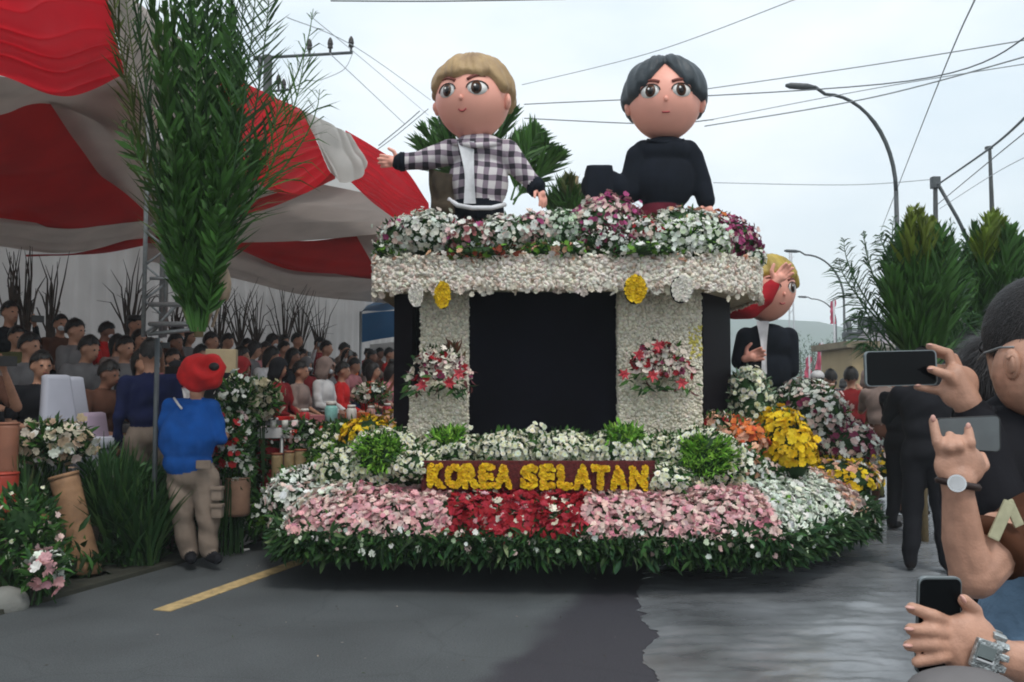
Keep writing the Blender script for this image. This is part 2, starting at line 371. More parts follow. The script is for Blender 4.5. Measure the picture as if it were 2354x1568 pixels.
POSES = {
 'stand': dict(head=(0,-.02,1.6), shL=(.18,0,1.38), shR=(-.18,0,1.38), elL=(.24,.02,1.1), elR=(-.24,.02,1.1), haL=(.24,-.06,.86), haR=(-.24,-.06,.86), hipL=(.09,0,.9), hipR=(-.09,0,.9), knL=(.1,-.02,.48), knR=(-.1,-.02,.48), ftL=(.11,.02,.09), ftR=(-.11,.02,.09)),
 'photo': dict(head=(0,-.04,1.6), nod=-.1, shL=(.18,0,1.38), shR=(-.18,0,1.38), elL=(.27,-.16,1.16), elR=(-.27,-.16,1.16), haL=(.1,-.36,1.42), haR=(-.1,-.36,1.42), hipL=(.09,.02,.9), hipR=(-.09,.02,.9), knL=(.1,-.02,.48), knR=(-.1,-.02,.48), ftL=(.13,.02,.09), ftR=(-.13,.02,.09)),
 'walk': dict(head=(0,-.06,1.59), shL=(.18,-.02,1.37), shR=(-.18,-.02,1.37), elL=(.25,.12,1.12), elR=(-.25,-.1,1.12), haL=(.24,.1,.88), haR=(-.22,-.28,.96), hipL=(.09,0,.9), hipR=(-.09,0,.9), knL=(.1,-.16,.5), knR=(-.1,.04,.48), ftL=(.1,-.2,.09), ftR=(-.1,.28,.14)),
 'sit': dict(head=(0,-.03,1.18), shL=(.18,0,.96), shR=(-.18,0,.96), elL=(.25,-.04,.7), elR=(-.25,-.04,.7), haL=(.08,-.27,.62), haR=(-.08,-.25,.62), hipL=(.1,.02,.5), hipR=(-.1,.02,.5), knL=(.13,-.42,.5), knR=(-.13,-.42,.5), ftL=(.13,-.44,.09), ftR=(-.13,-.44,.09)),
 'sitphone': dict(head=(0,-.04,1.19), nod=-.08, shL=(.18,0,.97), shR=(-.18,0,.97), elL=(.25,-.18,.78), elR=(-.25,-.04,.7), haL=(.08,-.34,1.06), haR=(-.06,-.25,.63), hipL=(.1,.02,.5), hipR=(-.1,.02,.5), knL=(.14,-.42,.5), knR=(-.14,-.42,.5), ftL=(.13,-.4,.09), ftR=(-.13,-.46,.09)),
 'sitlean': dict(head=(.03,-.16,1.14), nod=.15, yaw=.35, shL=(.19,-.1,.94), shR=(-.17,-.1,.94), elL=(.27,-.2,.68), elR=(-.25,-.22,.68), haL=(.1,-.42,.58), haR=(-.12,-.42,.6), hipL=(.1,.02,.5), hipR=(-.1,.02,.5), knL=(.15,-.42,.5), knR=(-.15,-.42,.5), ftL=(.13,-.44,.09), ftR=(-.13,-.4,.09)),
}
BASE_M = [SKIN, cloth('grey', (.2,.2,.2)), cloth('dark', (.02,.02,.025)), cloth('shoe', (.015,.012,.012))]
BODY = {}
for pn, j in POSES.items():
    for lg in (0, 1):
        if pn in ('sitlean',) and lg: continue
        P, M = body_prims(j, 1.08, bool(lg)); BODY[pn, lg] = (organic(pn, P, .017, 3, BASE_M), Vector(j['head']), M)
def t_hair(kind):
    """hair or headwear round a head at the origin, face towards -Y"""
    bm = bm_new(); U, Vn = 22, 14
    if kind in ('short', 'long', 'scarf'):
        g = []
        for i in range(Vn+1):
            th = math.pi*i/Vn*(.62 if kind == 'short' else .78 if kind == 'long' else .98); row = []
            for k in range(U):
                a = 2*math.pi*k/U; fr = -math.cos(a)      # fr = 1 towards the back (+Y)
                lim = {'short': .60+.40*max(0, fr)**.5*.9 + .22*max(0,(abs(math.sin(a))-.55))**.7, 'long': .5+.5*min(1, max(0, fr+.75)), 'scarf': .47+.53*min(1, max(0, fr+.93)*3)}[kind]
                t = th*min(1, lim if fr < .95 else 1)*(1+(.05*math.sin(k*2.7)+.04*math.sin(k*5.1) if kind != 'scarf' else 0)*(i/Vn)**3)
                ry = .108 if kind != 'scarf' else .118; rr = (.092, ry, .121) if kind != 'scarf' else (.1, ry, .125)
                x, y, z = rr[0]*math.sin(t)*math.sin(a), -rr[1]*math.sin(t)*math.cos(a)+.012, rr[2]*math.cos(t)+.022
                if kind == 'long' and t > 1.7: z -= (t-1.7)*.12; y += .01
                if kind == 'scarf' and t > 1.8: x *= 1+(t-1.8)*1.1; y *= 1+(t-1.8)*.9; z -= (t-1.8)*.06
                nn = 1+.03*mnoise.noise(Vector((x, y, z))*30)
                row.append(bm.verts.new((x*nn, y*nn, z*nn)))
            g.append(row)
        for i in range(Vn):
            for k in range(U): bm.faces.new((g[i][k], g[i][(k+1) % U], g[i+1][(k+1) % U], g[i+1][k]))
        bmesh.ops.remove_doubles(bm, verts=bm.verts, dist=1e-4)
        if kind == 'scarf':
            pass
    elif kind == 'peci':
        tube(bm, [(0,.012,.06), (0,.014,.09), (0,.016,.128)], [.092,.092,.086], 20)
    elif kind == 'cap':
        ball(bm, (0,.012,.045), (.094,.11,.085), 18, 10); box(bm, (0,-.13,.055), (.13,.09,.012), rot=Matrix.Rotation(.15, 3, 'X'), bevel=.004)
    if kind in ('short', 'long'):
        bm.normal_update(); rr2 = random.Random(3); fs = [f for f in bm.faces if f.calc_area() > 1e-7]
        for _ in range(1300):
            f = rr2.choice(fs); p = f.calc_center_median(); n_ = Vector((p.x, p.y, p.z-.02)).normalized(); p = p + Vector((rr2.gauss(0,.004), rr2.gauss(0,.004), rr2.gauss(0,.004))) - n_*.002
            t = (Vector((rr2.gauss(0,.35), -.2 if p.y < -.03 else .3, -1)) - n_*n_.dot(Vector((0,0,-1)))).normalized()*.8 + n_*.35; w = t.cross(n_).normalized()*.0022; l = rr2.uniform(.012,.034)
            v = [bm.verts.new(q) for q in (p-w, p+w, p+t*l)]; bm.faces.new(v)
    me = bm_mesh(bm, kind); me.polygons.foreach_set('use_smooth', np.ones(len(me.polygons), bool)); return me
HAIR = {k: t_hair(k) for k in ('short', 'long', 'scarf', 'peci', 'cap')}
for k, m in HAIR.items(): m.materials.append(HAIRM)
def t_eyes():
    bm = bm_new(); ball(bm, (0,0,0), (.0135,.006,.0085), 8, 6); e = bm_mesh(bm, 'eye'); e.materials.append(DARKM)
    bm = bm_new(); tube(bm, [(-.022,.004,0), (0,-.003,-.003), (.022,.004,0)], [.003,.005,.003], 6); l = bm_mesh(bm, 'mouth'); l.materials.append(mat('lip', (.25,.07,.06), .5))
    return e, l
EYE, MOUTH = t_eyes()
_bm = bm_new(); ball(_bm, (0,-.045,-.045), (.058,.052,.042), 14, 10); MASK = bm_mesh(_bm, 'mask'); MASK.materials.append(mat('mask_white', (.6,.62,.64), .8))
_bm = bm_new(); box(_bm, (0,0,0), (.15,.01,.075), bevel=.004); PHN = bm_mesh(_bm, 'handset'); PHN.materials.append(DARKM)
def person(label, loc, rz, pose='stand', top=None, bot=None, hair='short', hairm=None, skin=None, long=0, scale=1, group=None, face=True, cat='person', shoes=None):
    me, hc, M = BODY[pose, long if (pose, long) in BODY else 0]
    o = bpy.data.objects.new('person', me); COL.objects.link(o); o.location = loc; o.rotation_euler = (0, 0, rz); o.scale = (scale,)*3
    tag(o, label, cat, group)
    for i, m in ((0, skin), (1, top), (2, bot), (3, shoes)):
        if m: o.material_slots[i].link = 'OBJECT'; o.material_slots[i].material = m
    H = Matrix.Translation(hc) @ M.to_4x4()
    nm = {'short': 'hair', 'long': 'hair', 'scarf': 'headscarf', 'peci': 'cap', 'cap': 'cap'}[hair]
    h = bpy.data.objects.new(nm, HAIR[hair]); COL.objects.link(h); h.parent = o; h.matrix_local = H
    if hairm: h.material_slots[0].link = 'OBJECT'; h.material_slots[0].material = hairm
    if hair in ('peci', 'cap'):
        h2 = bpy.data.objects.new('hair', HAIR['short']); COL.objects.link(h2); h2.parent = o; h2.matrix_local = H @ Matrix.Diagonal((.97,.97,.9,1))
    if face:
        for x in (-.032, .032):
            e = bpy.data.objects.new('eye', EYE); COL.objects.link(e); e.parent = o; e.matrix_local = H @ Matrix.Translation((x, -.083, .008))
        e = bpy.data.objects.new('mouth', MOUTH); COL.objects.link(e); e.parent = o; e.matrix_local = H @ Matrix.Translation((0, -.09, -.052))
    return o
def gnd(vx, vy, z=0.0):
    r = ray(vx, vy); k = (z-CAMH)/r.z
    return Vector((0,0,CAMH)) + r*k
# ================================================================== THE SETTING
am = mat('asphalt', (.083,.091,.094), .62, .14, 1.3, bump=.5, bscale=170, spec=.35)
_n = am.node_tree; _b = _n.nodes['Principled BSDF']; _src = _b.inputs['Base Color'].links[0].from_socket
_p, _q = gnd(1215,1400), gnd(1015,1568); _d = (_q-_p).normalized(); _nv = Vector((-_d.y,_d.x,0)); _nv = _nv if _nv.x > 0 else -_nv
_tc = _n.nodes.new('ShaderNodeTexCoord'); _dot = _n.nodes.new('ShaderNodeVectorMath'); _dot.operation = 'DOT_PRODUCT'; _dot.inputs[1].default_value = _nv
_nz = _n.nodes.new('ShaderNodeTexNoise'); _nz.inputs['Scale'].default_value = 1.6; _ad = _n.nodes.new('ShaderNodeMath'); _ad.operation = 'MULTIPLY_ADD'; _ad.inputs[1].default_value = .5
_mr = _n.nodes.new('ShaderNodeMapRange'); _o = _nv.dot(_p); _mr.inputs[1].default_value = _o+.12+.25; _mr.inputs[2].default_value = _o+.34+.25; _mr.interpolation_type = 'SMOOTHSTEP'
_mx = _n.nodes.new('ShaderNodeMix'); _mx.data_type = 'RGBA'; _mx.inputs[7].default_value = (.040,.038,.046,1)
_l = _n.links.new; _l(_tc.outputs['Object'], _dot.inputs[0]); _l(_tc.outputs['Object'], _nz.inputs['Vector']); _l(_nz.outputs[0], _ad.inputs[0]); _l(_dot.outputs['Value'], _ad.inputs[2]); _l(_ad.outputs[0], _mr.inputs[0]); _l(_mr.outputs[0], _mx.inputs[0]); _l(_src, _mx.inputs[6]); _l(_mx.outputs[2], _b.inputs['Base Color'])
prism('ground', [(-600,-60),(600,-60),(600,800),(-600,800)], -.3, -.012, mat('earth', (.12,.12,.10), .95, .2, .5), kind='structure')
a, b, c, d = st(-14, -.05), st(330, -.05), st(330, -8.5), st(-14, -8.5)
prism('road', [(v.x, v.y) for v in (a, d, c, b)], -.1, 0, am, kind='structure')
# dark damp band of newer asphalt in the middle of the carriageway
pm = mat('asphalt_dark', (.034,.034,.040), .42, .25, 2.2, bump=.4, bscale=170, spec=.4)
def flat(name, px, z, m, n=40, jag=0, **k):
    pts = [gnd(*p) for p in px]; out = []
    for i in range(len(pts)):
        p, q = pts[i], pts[(i+1) % len(pts)]; nn = max(2, int((q-p).length/.12)) if jag else 1
        for t in range(nn):
            v = p.lerp(q, t/nn); d_ = (q-p).normalized(); nv = Vector((-d_.y, d_.x, 0)); v = v + nv*jag*mnoise.noise(v*2.3)
            out.append((v.x, v.y))
    return prism(name, out, z-.006 if z > .01 else .001, z, m, **k)
# yellow line: painted dash, parallel to the road
A0, A1 = gnd(352,1403), gnd(402,1403); B0 = gnd(640,1302)
dd = (B0-A0).normalized(); nn = Vector((-dd.y, dd.x, 0)); w = abs((A1-A0).dot(nn))
ym = mat('road_paint_yellow', (.50,.36,.17), .6, .25, 14, bump=.3)
for k in range(4):
    p = A0 + dd*(k*5.6 if k else 0); q = p + dd*(2.6 if k else 2.75)
    prism('lane_line', [(v.x, v.y) for v in (p, q, q-nn*w, p-nn*w)], .001, .005, ym, kind='structure')
sp = Soup(); N = 260; P = np.array([(R.uniform(-2.6,3.2), R.uniform(3.2,8.2), .006) for _ in range(N)])
sp.add(LEAF, frames(N, np.tile([0,0,1.],(N,1)), NR.uniform(.008,.03,N), .15), P, cols(N, [((.5,.42,.38),2),((.06,.09,.03),2),((.10,.07,.04),3)], .2)); sp.build('litter', LEAFM, None, kind='stuff', label='fallen petals and leaf scraps on the asphalt', cat='litter')
_w = _n.nodes.new('ShaderNodeTexVoronoi'); _w.feature = 'DISTANCE_TO_EDGE'; _w.inputs['Scale'].default_value = .9; _wn = _n.nodes.new('ShaderNodeTexNoise'); _wn.inputs['Scale'].default_value = 3; _wm = _n.nodes.new('ShaderNodeMix'); _wm.data_type = 'RGBA'; _wm.inputs[0].default_value = .12
_l(_tc.outputs['Object'], _wn.inputs['Vector']); _l(_tc.outputs['Object'], _wm.inputs[6]); _l(_wn.outputs['Color'], _wm.inputs[7]); _l(_wm.outputs[2], _w.inputs['Vector'])
_wr = _n.nodes.new('ShaderNodeMapRange'); _wr.inputs[1].default_value = 0; _wr.inputs[2].default_value = .012; _wr.inputs[3].default_value = .86; _wr.inputs[4].default_value = 1; _l(_w.outputs['Distance'], _wr.inputs[0])
_sn = _n.nodes.new('ShaderNodeTexNoise'); _sn.inputs['Scale'].default_value = 90; _sn.inputs['Detail'].default_value = 2; _sr = _n.nodes.new('ShaderNodeMapRange'); _sr.inputs[1].default_value = .3; _sr.inputs[2].default_value = .7; _sr.inputs[3].default_value = .72; _sr.inputs[4].default_value = 1.25; _l(_tc.outputs['Object'], _sn.inputs['Vector']); _l(_sn.outputs[0], _sr.inputs[0])
_mm = _n.nodes.new('ShaderNodeMath'); _mm.operation = 'MULTIPLY'; _l(_wr.outputs[0], _mm.inputs[0]); _l(_sr.outputs[0], _mm.inputs[1])
_mf = _n.nodes.new('ShaderNodeMix'); _mf.data_type = 'RGBA'; _mf.blend_type = 'MULTIPLY'; _mf.inputs[0].default_value = 1; _l(_mx.outputs[2], _mf.inputs[6]); _l(_mm.outputs[0], _mf.inputs[7]); _l(_mf.outputs[2], _b.inputs['Base Color'])
# silver sheet of crinkled plastic lying over the right of the road
bm = bm_new(); NX, NY = 90, 360; g = []
for j in range(NY):
    v = j/(NY-1); y = 1.6 + 14*v**1.5; xl = gnd(1420, 1620).x + (y-2.9)*.10
    row = []
    for i in range(NX):
        u = i/(NX-1)
        xl_ = .66 + .13*mnoise.noise(Vector((y*2.1, 0, 0))) + .10*abs(mnoise.noise(Vector((y*4.3, 4, 0)))) + .03*mnoise.noise(Vector((y*14, 4, 0))) + (.10*(y-4.0) if y > 4 else 0) + (.42*max(0, y-7))
        x = xl_ + u*4.2
        h = .011 + .008*mnoise.noise(Vector((x*1.1, y*8, 1))) + .010*abs(mnoise.noise(Vector((x*2.2, y*17, 5)))) + .008*mnoise.noise(Vector((x*7, y*11, 9)))
        row.append(bm.verts.new((x + .03*mnoise.noise(Vector((y*5, u*3, 2))) + .035*mnoise.noise(Vector((y*23, u*30, 2)))*(u < .03) + .012*mnoise.noise(Vector((y*60, 1, 2)))*(u < .03), y, (max(.006, h)+.002)*min(1, u*30+.25))))
    g.append(row)
for j in range(NY-1):
    for i in range(NX-1): bm.faces.new((g[j][i], g[j][i+1], g[j+1][i+1], g[j+1][i]))
put('plastic_sheet', bm_mesh(bm), mat('silver_plastic', (.19,.20,.21), .26, .35, 1.3, bump=.6, bscale=7, spec=.7), smooth=True, label='crinkled silver grey plastic sheet lying on the right of the road', cat='plastic sheet')
# verge / kerb on both sides
kb = mat('concrete', (.22,.22,.20), .85, .2, 4, bump=.4)
def strip(name, s0, s1, t0, t1, z0, z1, m, **k):
    P = [st(s0,t0), st(s1,t0), st(s1,t1), st(s0,t1)]; return prism(name, [(p.x,p.y) for p in P], z0, z1, m, **k)
strip('kerb', -10, 300, -8.75, -8.52, -.1, .13, kb, kind='structure')
strip('pavement', -10, 300, -14, -8.76, -.1, .12, mat('pavement_grey', (.2,.2,.19), .85, .2, 3, bump=.4), kind='structure')
strip('verge', -10, 300, -.04, 9, -.1, .03, mat('trodden_earth', (.045,.045,.032), .95, .3, 3, bump=.6, bscale=20), kind='structure')
# far hills
hm = mat('hill_green', (.05,.09,.05), .95, .3, .02)
bm = bm_new(); g = []
for i in range(90):
    x = -500 + i*17; row = []
    for j in range(8):
        v = j/7; h = (52 + 22*mnoise.noise(Vector((x*.006, 3, 0))) + 10*mnoise.noise(Vector((x*.03, 1, 0))))*math.sin(v*math.pi/2)*(1 if x < 320 else .8)
        row.append(bm.verts.new((x, 480+v*160, h-1+3*mnoise.noise(Vector((x*.1, v*9, 0))))))
    g.append(row)
for i in range(89):
    for j in range(7): bm.faces.new((g[i][j], g[i+1][j], g[i+1][j+1], g[i][j+1]))
put('hills', bm_mesh(bm), hm, smooth=True, kind='structure')

hz = bpy.data.materials.new('haze_air'); hz.use_nodes = True; hz.node_tree.nodes.clear(); _v = hz.node_tree.nodes.new('ShaderNodeVolumePrincipled'); _v.inputs['Density'].default_value = .0013; _v.inputs['Color'].default_value = (.90,.97,1,1)
hz.node_tree.links.new(_v.outputs[0], (_o2 := hz.node_tree.nodes.new('ShaderNodeOutputMaterial')).inputs['Volume'])
prism('haze', [(-605,-65),(605,-65),(605,805),(-605,805)], -1.3, 100, hz, kind='stuff')
# ================================================================== GRANDSTAND TENT ON THE LEFT
stm = mat('stage_board', (.07,.05,.04), .8, .2, 4)
for k, (t0, t1, z) in enumerate(((.95,2.05,.5),(2.05,2.95,.68),(2.95,3.85,.9),(3.85,5.3,1.12))):
    strip('stage_floor', -3, 17, t0+(.003 if k else 0), t1, .03, z, stm, kind='structure')
tent = empty('event_tent', st(4, 2), label='grandstand tent draped with red and white swagged cloth on the left', cat='tent')
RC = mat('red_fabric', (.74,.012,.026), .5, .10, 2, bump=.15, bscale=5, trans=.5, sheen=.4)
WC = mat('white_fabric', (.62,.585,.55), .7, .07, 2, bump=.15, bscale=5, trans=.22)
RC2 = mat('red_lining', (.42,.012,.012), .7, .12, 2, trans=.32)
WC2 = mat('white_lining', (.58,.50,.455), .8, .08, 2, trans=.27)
def sh(nm, A, B, m, lab=None, **k):
    k.setdefault('seed', len(tent.children)*3.1)
    """swag between two measured curves; each point is (vx, vy, t) with t its distance from the road edge"""
    return sheet(nm, [onp(*p) for p in A], [onp(*p) for p in B], m, tent, label=lab, **k)
# roof lining, from the front eave back to the curtain
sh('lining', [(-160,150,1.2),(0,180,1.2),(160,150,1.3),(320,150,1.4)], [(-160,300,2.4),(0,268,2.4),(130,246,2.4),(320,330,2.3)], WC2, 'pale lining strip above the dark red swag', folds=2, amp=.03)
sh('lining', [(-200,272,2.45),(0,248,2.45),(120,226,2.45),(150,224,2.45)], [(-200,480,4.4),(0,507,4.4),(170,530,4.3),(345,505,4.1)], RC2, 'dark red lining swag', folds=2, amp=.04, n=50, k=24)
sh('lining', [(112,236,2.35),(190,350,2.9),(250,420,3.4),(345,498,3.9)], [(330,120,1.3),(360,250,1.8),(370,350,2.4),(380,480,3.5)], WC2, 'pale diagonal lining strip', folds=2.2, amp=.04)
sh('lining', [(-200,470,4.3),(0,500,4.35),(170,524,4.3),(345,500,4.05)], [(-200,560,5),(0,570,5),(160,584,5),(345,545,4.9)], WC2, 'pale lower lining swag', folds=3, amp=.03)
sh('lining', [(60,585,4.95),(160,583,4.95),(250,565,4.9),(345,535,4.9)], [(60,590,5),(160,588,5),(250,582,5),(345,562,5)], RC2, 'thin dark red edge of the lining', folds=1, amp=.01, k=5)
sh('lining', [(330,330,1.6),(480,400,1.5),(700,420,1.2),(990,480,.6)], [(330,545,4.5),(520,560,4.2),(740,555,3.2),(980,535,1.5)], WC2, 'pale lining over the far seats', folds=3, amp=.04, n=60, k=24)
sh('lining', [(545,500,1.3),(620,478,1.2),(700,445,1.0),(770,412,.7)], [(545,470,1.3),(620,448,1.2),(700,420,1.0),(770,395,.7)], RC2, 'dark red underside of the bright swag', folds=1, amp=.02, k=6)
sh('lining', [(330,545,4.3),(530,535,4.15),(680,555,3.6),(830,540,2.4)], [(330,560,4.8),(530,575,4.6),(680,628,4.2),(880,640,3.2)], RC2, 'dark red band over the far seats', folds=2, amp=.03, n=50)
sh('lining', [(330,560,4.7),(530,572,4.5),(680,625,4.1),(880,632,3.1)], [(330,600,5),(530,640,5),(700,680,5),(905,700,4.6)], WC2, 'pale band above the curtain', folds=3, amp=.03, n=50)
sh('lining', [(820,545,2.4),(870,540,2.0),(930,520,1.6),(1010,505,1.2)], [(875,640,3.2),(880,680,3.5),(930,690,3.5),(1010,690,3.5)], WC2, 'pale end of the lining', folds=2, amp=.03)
# swags hanging along the eave
sh('swag', [(-220,-120,-.1),(0,-90,-.1),(120,-80,-.1),(236,-60,-.1)], [(-220,100,.35),(0,172,.35),(150,222,.3),(284,172,.1)], RC, folds=6, amp=.022, n=70, k=80)
sh('swag', [(236,-60,-.1),(300,-10,-.1),(420,90,-.1),(500,162,-.1)], [(284,172,.1),(320,215,.2),(430,300,.2),(545,395,.1)], WC2, folds=4, amp=.03)
sh('swag', [(480,140,-.1),(560,188,-.1),(620,218,-.1),(693,252,-.05)], [(545,392,.35),(630,440,.4),(700,444,.35),(762,398,.05)], RC, folds=7, amp=.016, n=70, k=80)
sh('swag', [(693,252,-.08),(740,275,-.08),(780,296,-.08),(803,308,-.08)], [(762,398,.02),(785,420,.0),(830,408,-.04),(845,372,-.06)], WC, 'loose white cloth tail', folds=3.5, amp=.014, along=False, n=60, k=30)
sh('swag', [(795,300,0),(860,338,0),(930,388,0),(985,468,0)], [(800,412,.3),(862,470,.35),(925,508,.3),(988,496,.1)], RC, folds=8, amp=.012, n=70, k=80)
# back curtain in vertical pleats
bm = bm_new(); n = 420; g = []
for i in range(n):
    s = -4 + 22*i/(n-1); row = []
    for j in range(5):
        z = .5 + 3.9*j/4; t = 5.3 + .05*math.sin(i*.9 + 2*mnoise.noise(Vector((i*.05, j*.3, 0)))) + .03*mnoise.noise(Vector((i*.2, 0, 4)))
        row.append(bm.verts.new(st(s, t, z)))
    g.append(row)
for i in range(n-1):
    for j in range(4): bm.faces.new((g[i][j], g[i+1][j], g[i+1][j+1], g[i][j+1]))
put('curtain', bm_mesh(bm), mat('curtain_cloth', (.60,.56,.54), .8, .06, 2, trans=.45), tent, smooth=True)
# white canvas roof above the lining, keeps the sky off the seats
bm = bm_new(); g = []
for i in range(30):
    s = -6 + 24*i/29; row = []
    for j in range(8):
        t = .55 + 4.9*j/7; z = 4.35 + .9*math.sin(math.pi*j/7)*(.8+.2*math.cos(s*1.6)) - (.35*j/7)
        if s > 8.5: z -= 0
        row.append(bm.verts.new(st(s, t, z + .14)))
    g.append(row)
for i in range(29):
    for j in range(7):
        if -6+24*i/29 < 6.0 or j >= 2: bm.faces.new((g[i][j], g[i+1][j], g[i+1][j+1], g[i][j+1]))
put('canopy', bm_mesh(bm), mat('canvas_roof', (.6,.6,.58), .7, .05, 2, trans=.45), tent, smooth=True)
for s in (-3.2, 2.1, 7.3, 12.4):
    for t in (.12, 5.4):
        if s == 2.1 and t < 1: continue
        p = st(s, t); tb('pole', [p+Vector((0,0,.03)), p+Vector((0,0,4.2))], .03, STEEL, tent)
# truss mast in front of the tent
tp = onp(342, 700, .05); T = empty('truss_mast', (tp.x, tp.y, 0), label='grey steel lattice mast standing beside the tall palm leaf bundle', cat='mast')
for dx, dy in ((-.04,0),(.12,.05),(.04,.16)):
    q = Vector((tp.x+dx, tp.y+dy, 0)); tb('chord', [Vector((q.x,q.y,at(345,775,tp.y).z)), q+Vector((0,0,3.9))], .019, STEEL, T)
tb('leg', [(tp.x+.03,tp.y+.12,0),(tp.x+.03,tp.y+.12,at(345,775,tp.y).z)], .022, POLEM, T)
for k in range(6):
    z = at(345,775,tp.y).z+.02+k*.29; a0 = Vector((tp.x-.04, tp.y, z)); b0 = Vector((tp.x+.12, tp.y+.05, z+.145)); c0 = Vector((tp.x+.04, tp.y+.16, z+.29))
    tb('brace', [a0, b0], .010, STEEL, T, 6); tb('brace', [b0, a0+Vector((0,0,.29))], .010, STEEL, T, 6)
tb('brace', [at(345,770,tp.y), at(415,690,tp.y-.05)], .016, STEEL, T, 6); tb('clamp_arm', [at(345,700,tp.y), at(455,700,6.62)], .02, STEEL, T, 6); tb('clamp_arm', [at(345,745,tp.y), at(455,745,6.62)], .02, STEEL, T, 6); tb('crossbar', [at(340,768,tp.y), at(470,756,tp.y)], .018, STEEL, T, 6)
tb('crossbar', [at(345,640,tp.y), at(410,640,tp.y)], .014, STEEL, T, 6)
# dark twig bundles standing against the curtain
twm = mat('dry_twig', (.07,.05,.04), .9, .3, 10)
for k, (vx, vtop, vbot, t, w) in enumerate([(30,590,700,5.0,.10),(62,575,700,4.9,.12),(120,600,700,4.9,.10),(298,590,700,4.8,.26),(402,650,730,4.9,.16),(505,665,740,4.9,.2),(555,650,745,4.9,.2),(590,680,750,4.9,.18),(655,655,755,4.9,.26),(690,665,760,4.9,.22),(735,690,765,4.9,.2)]):
    a0, a1 = onp(vx, vbot, t), onp(vx, vtop, t); sp = bm_new()
    for q in range(18):
        e = a1 + Vector((R.gauss(0, w*1.3), R.uniform(-.1,.1), R.uniform(-.75,.15))); m_ = a0.lerp(e, .5) + Vector((R.uniform(-.06,.06), 0, 0))
        b_ = a0+Vector((R.uniform(-.06,.06), 0, -.5)); tube(sp, [b_, m_, e], [.016,.010,.003], 4)
    where = ['at the far left of the curtain','second from the left of the curtain','third from the left behind the yellow shirt','behind the officer, the widest of the left ones','behind the lattice mast','right of the tan leaf sheath','third to the right of the tan leaf sheath','fourth to the right of the tan leaf sheath','middle of the far curtain, tall and wide','right of the tall wide one on the far curtain','last towards the blue canopy'][k]
    put('twig_bundle', bm_mesh(sp), twm, label='dark dry twig bundle standing '+where, cat='twigs', group='dry twig bundles along the white curtain')
# ------------------------------------------------------------------ spectators in the stand
CL = {'dark red': cloth('dred', (.22,.018,.02)), 'bright red': cloth('red', (.50,.02,.02)), 'black': cloth('blk', (.014,.014,.017)), 'navy': cloth('nvy', (.012,.016,.055)), 'white': cloth('wht', (.6,.58,.57)),
      'yellow': cloth('yel', (.62,.34,.03)), 'taupe': cloth('tau', (.26,.19,.165)), 'brown': cloth('brn', (.10,.045,.03)), 'grey': cloth('gry', (.16,.15,.15)), 'pink': cloth('pnk', (.5,.19,.2)), 'olive': cloth('olv', (.08,.08,.03)), 'orange': cloth('org', (.55,.12,.03)), 'purple': cloth('prp', (.10,.03,.10)), 'khaki': cloth('khk', (.24,.185,.145))}
PANT = [CL['black'], CL['navy'], CL['brown'], CL['grey']]
ROWS = [(1.5,.5),(2.4,.68),(3.3,.9),(4.3,1.12)]; RN = ['front row','second row','third row','back row']
ORD = 'nearest second third fourth fifth sixth seventh eighth ninth tenth eleventh twelfth thirteenth fourteenth fifteenth sixteenth seventeenth eighteenth nineteenth twentieth twenty-first twenty-second twenty-third twenty-fourth twenty-fifth'.split()
fixed = {}   # (row, index) -> (shirt, hair, pose, long)
bench_m = mat('bench_grey', (.12,.12,.12), .7)
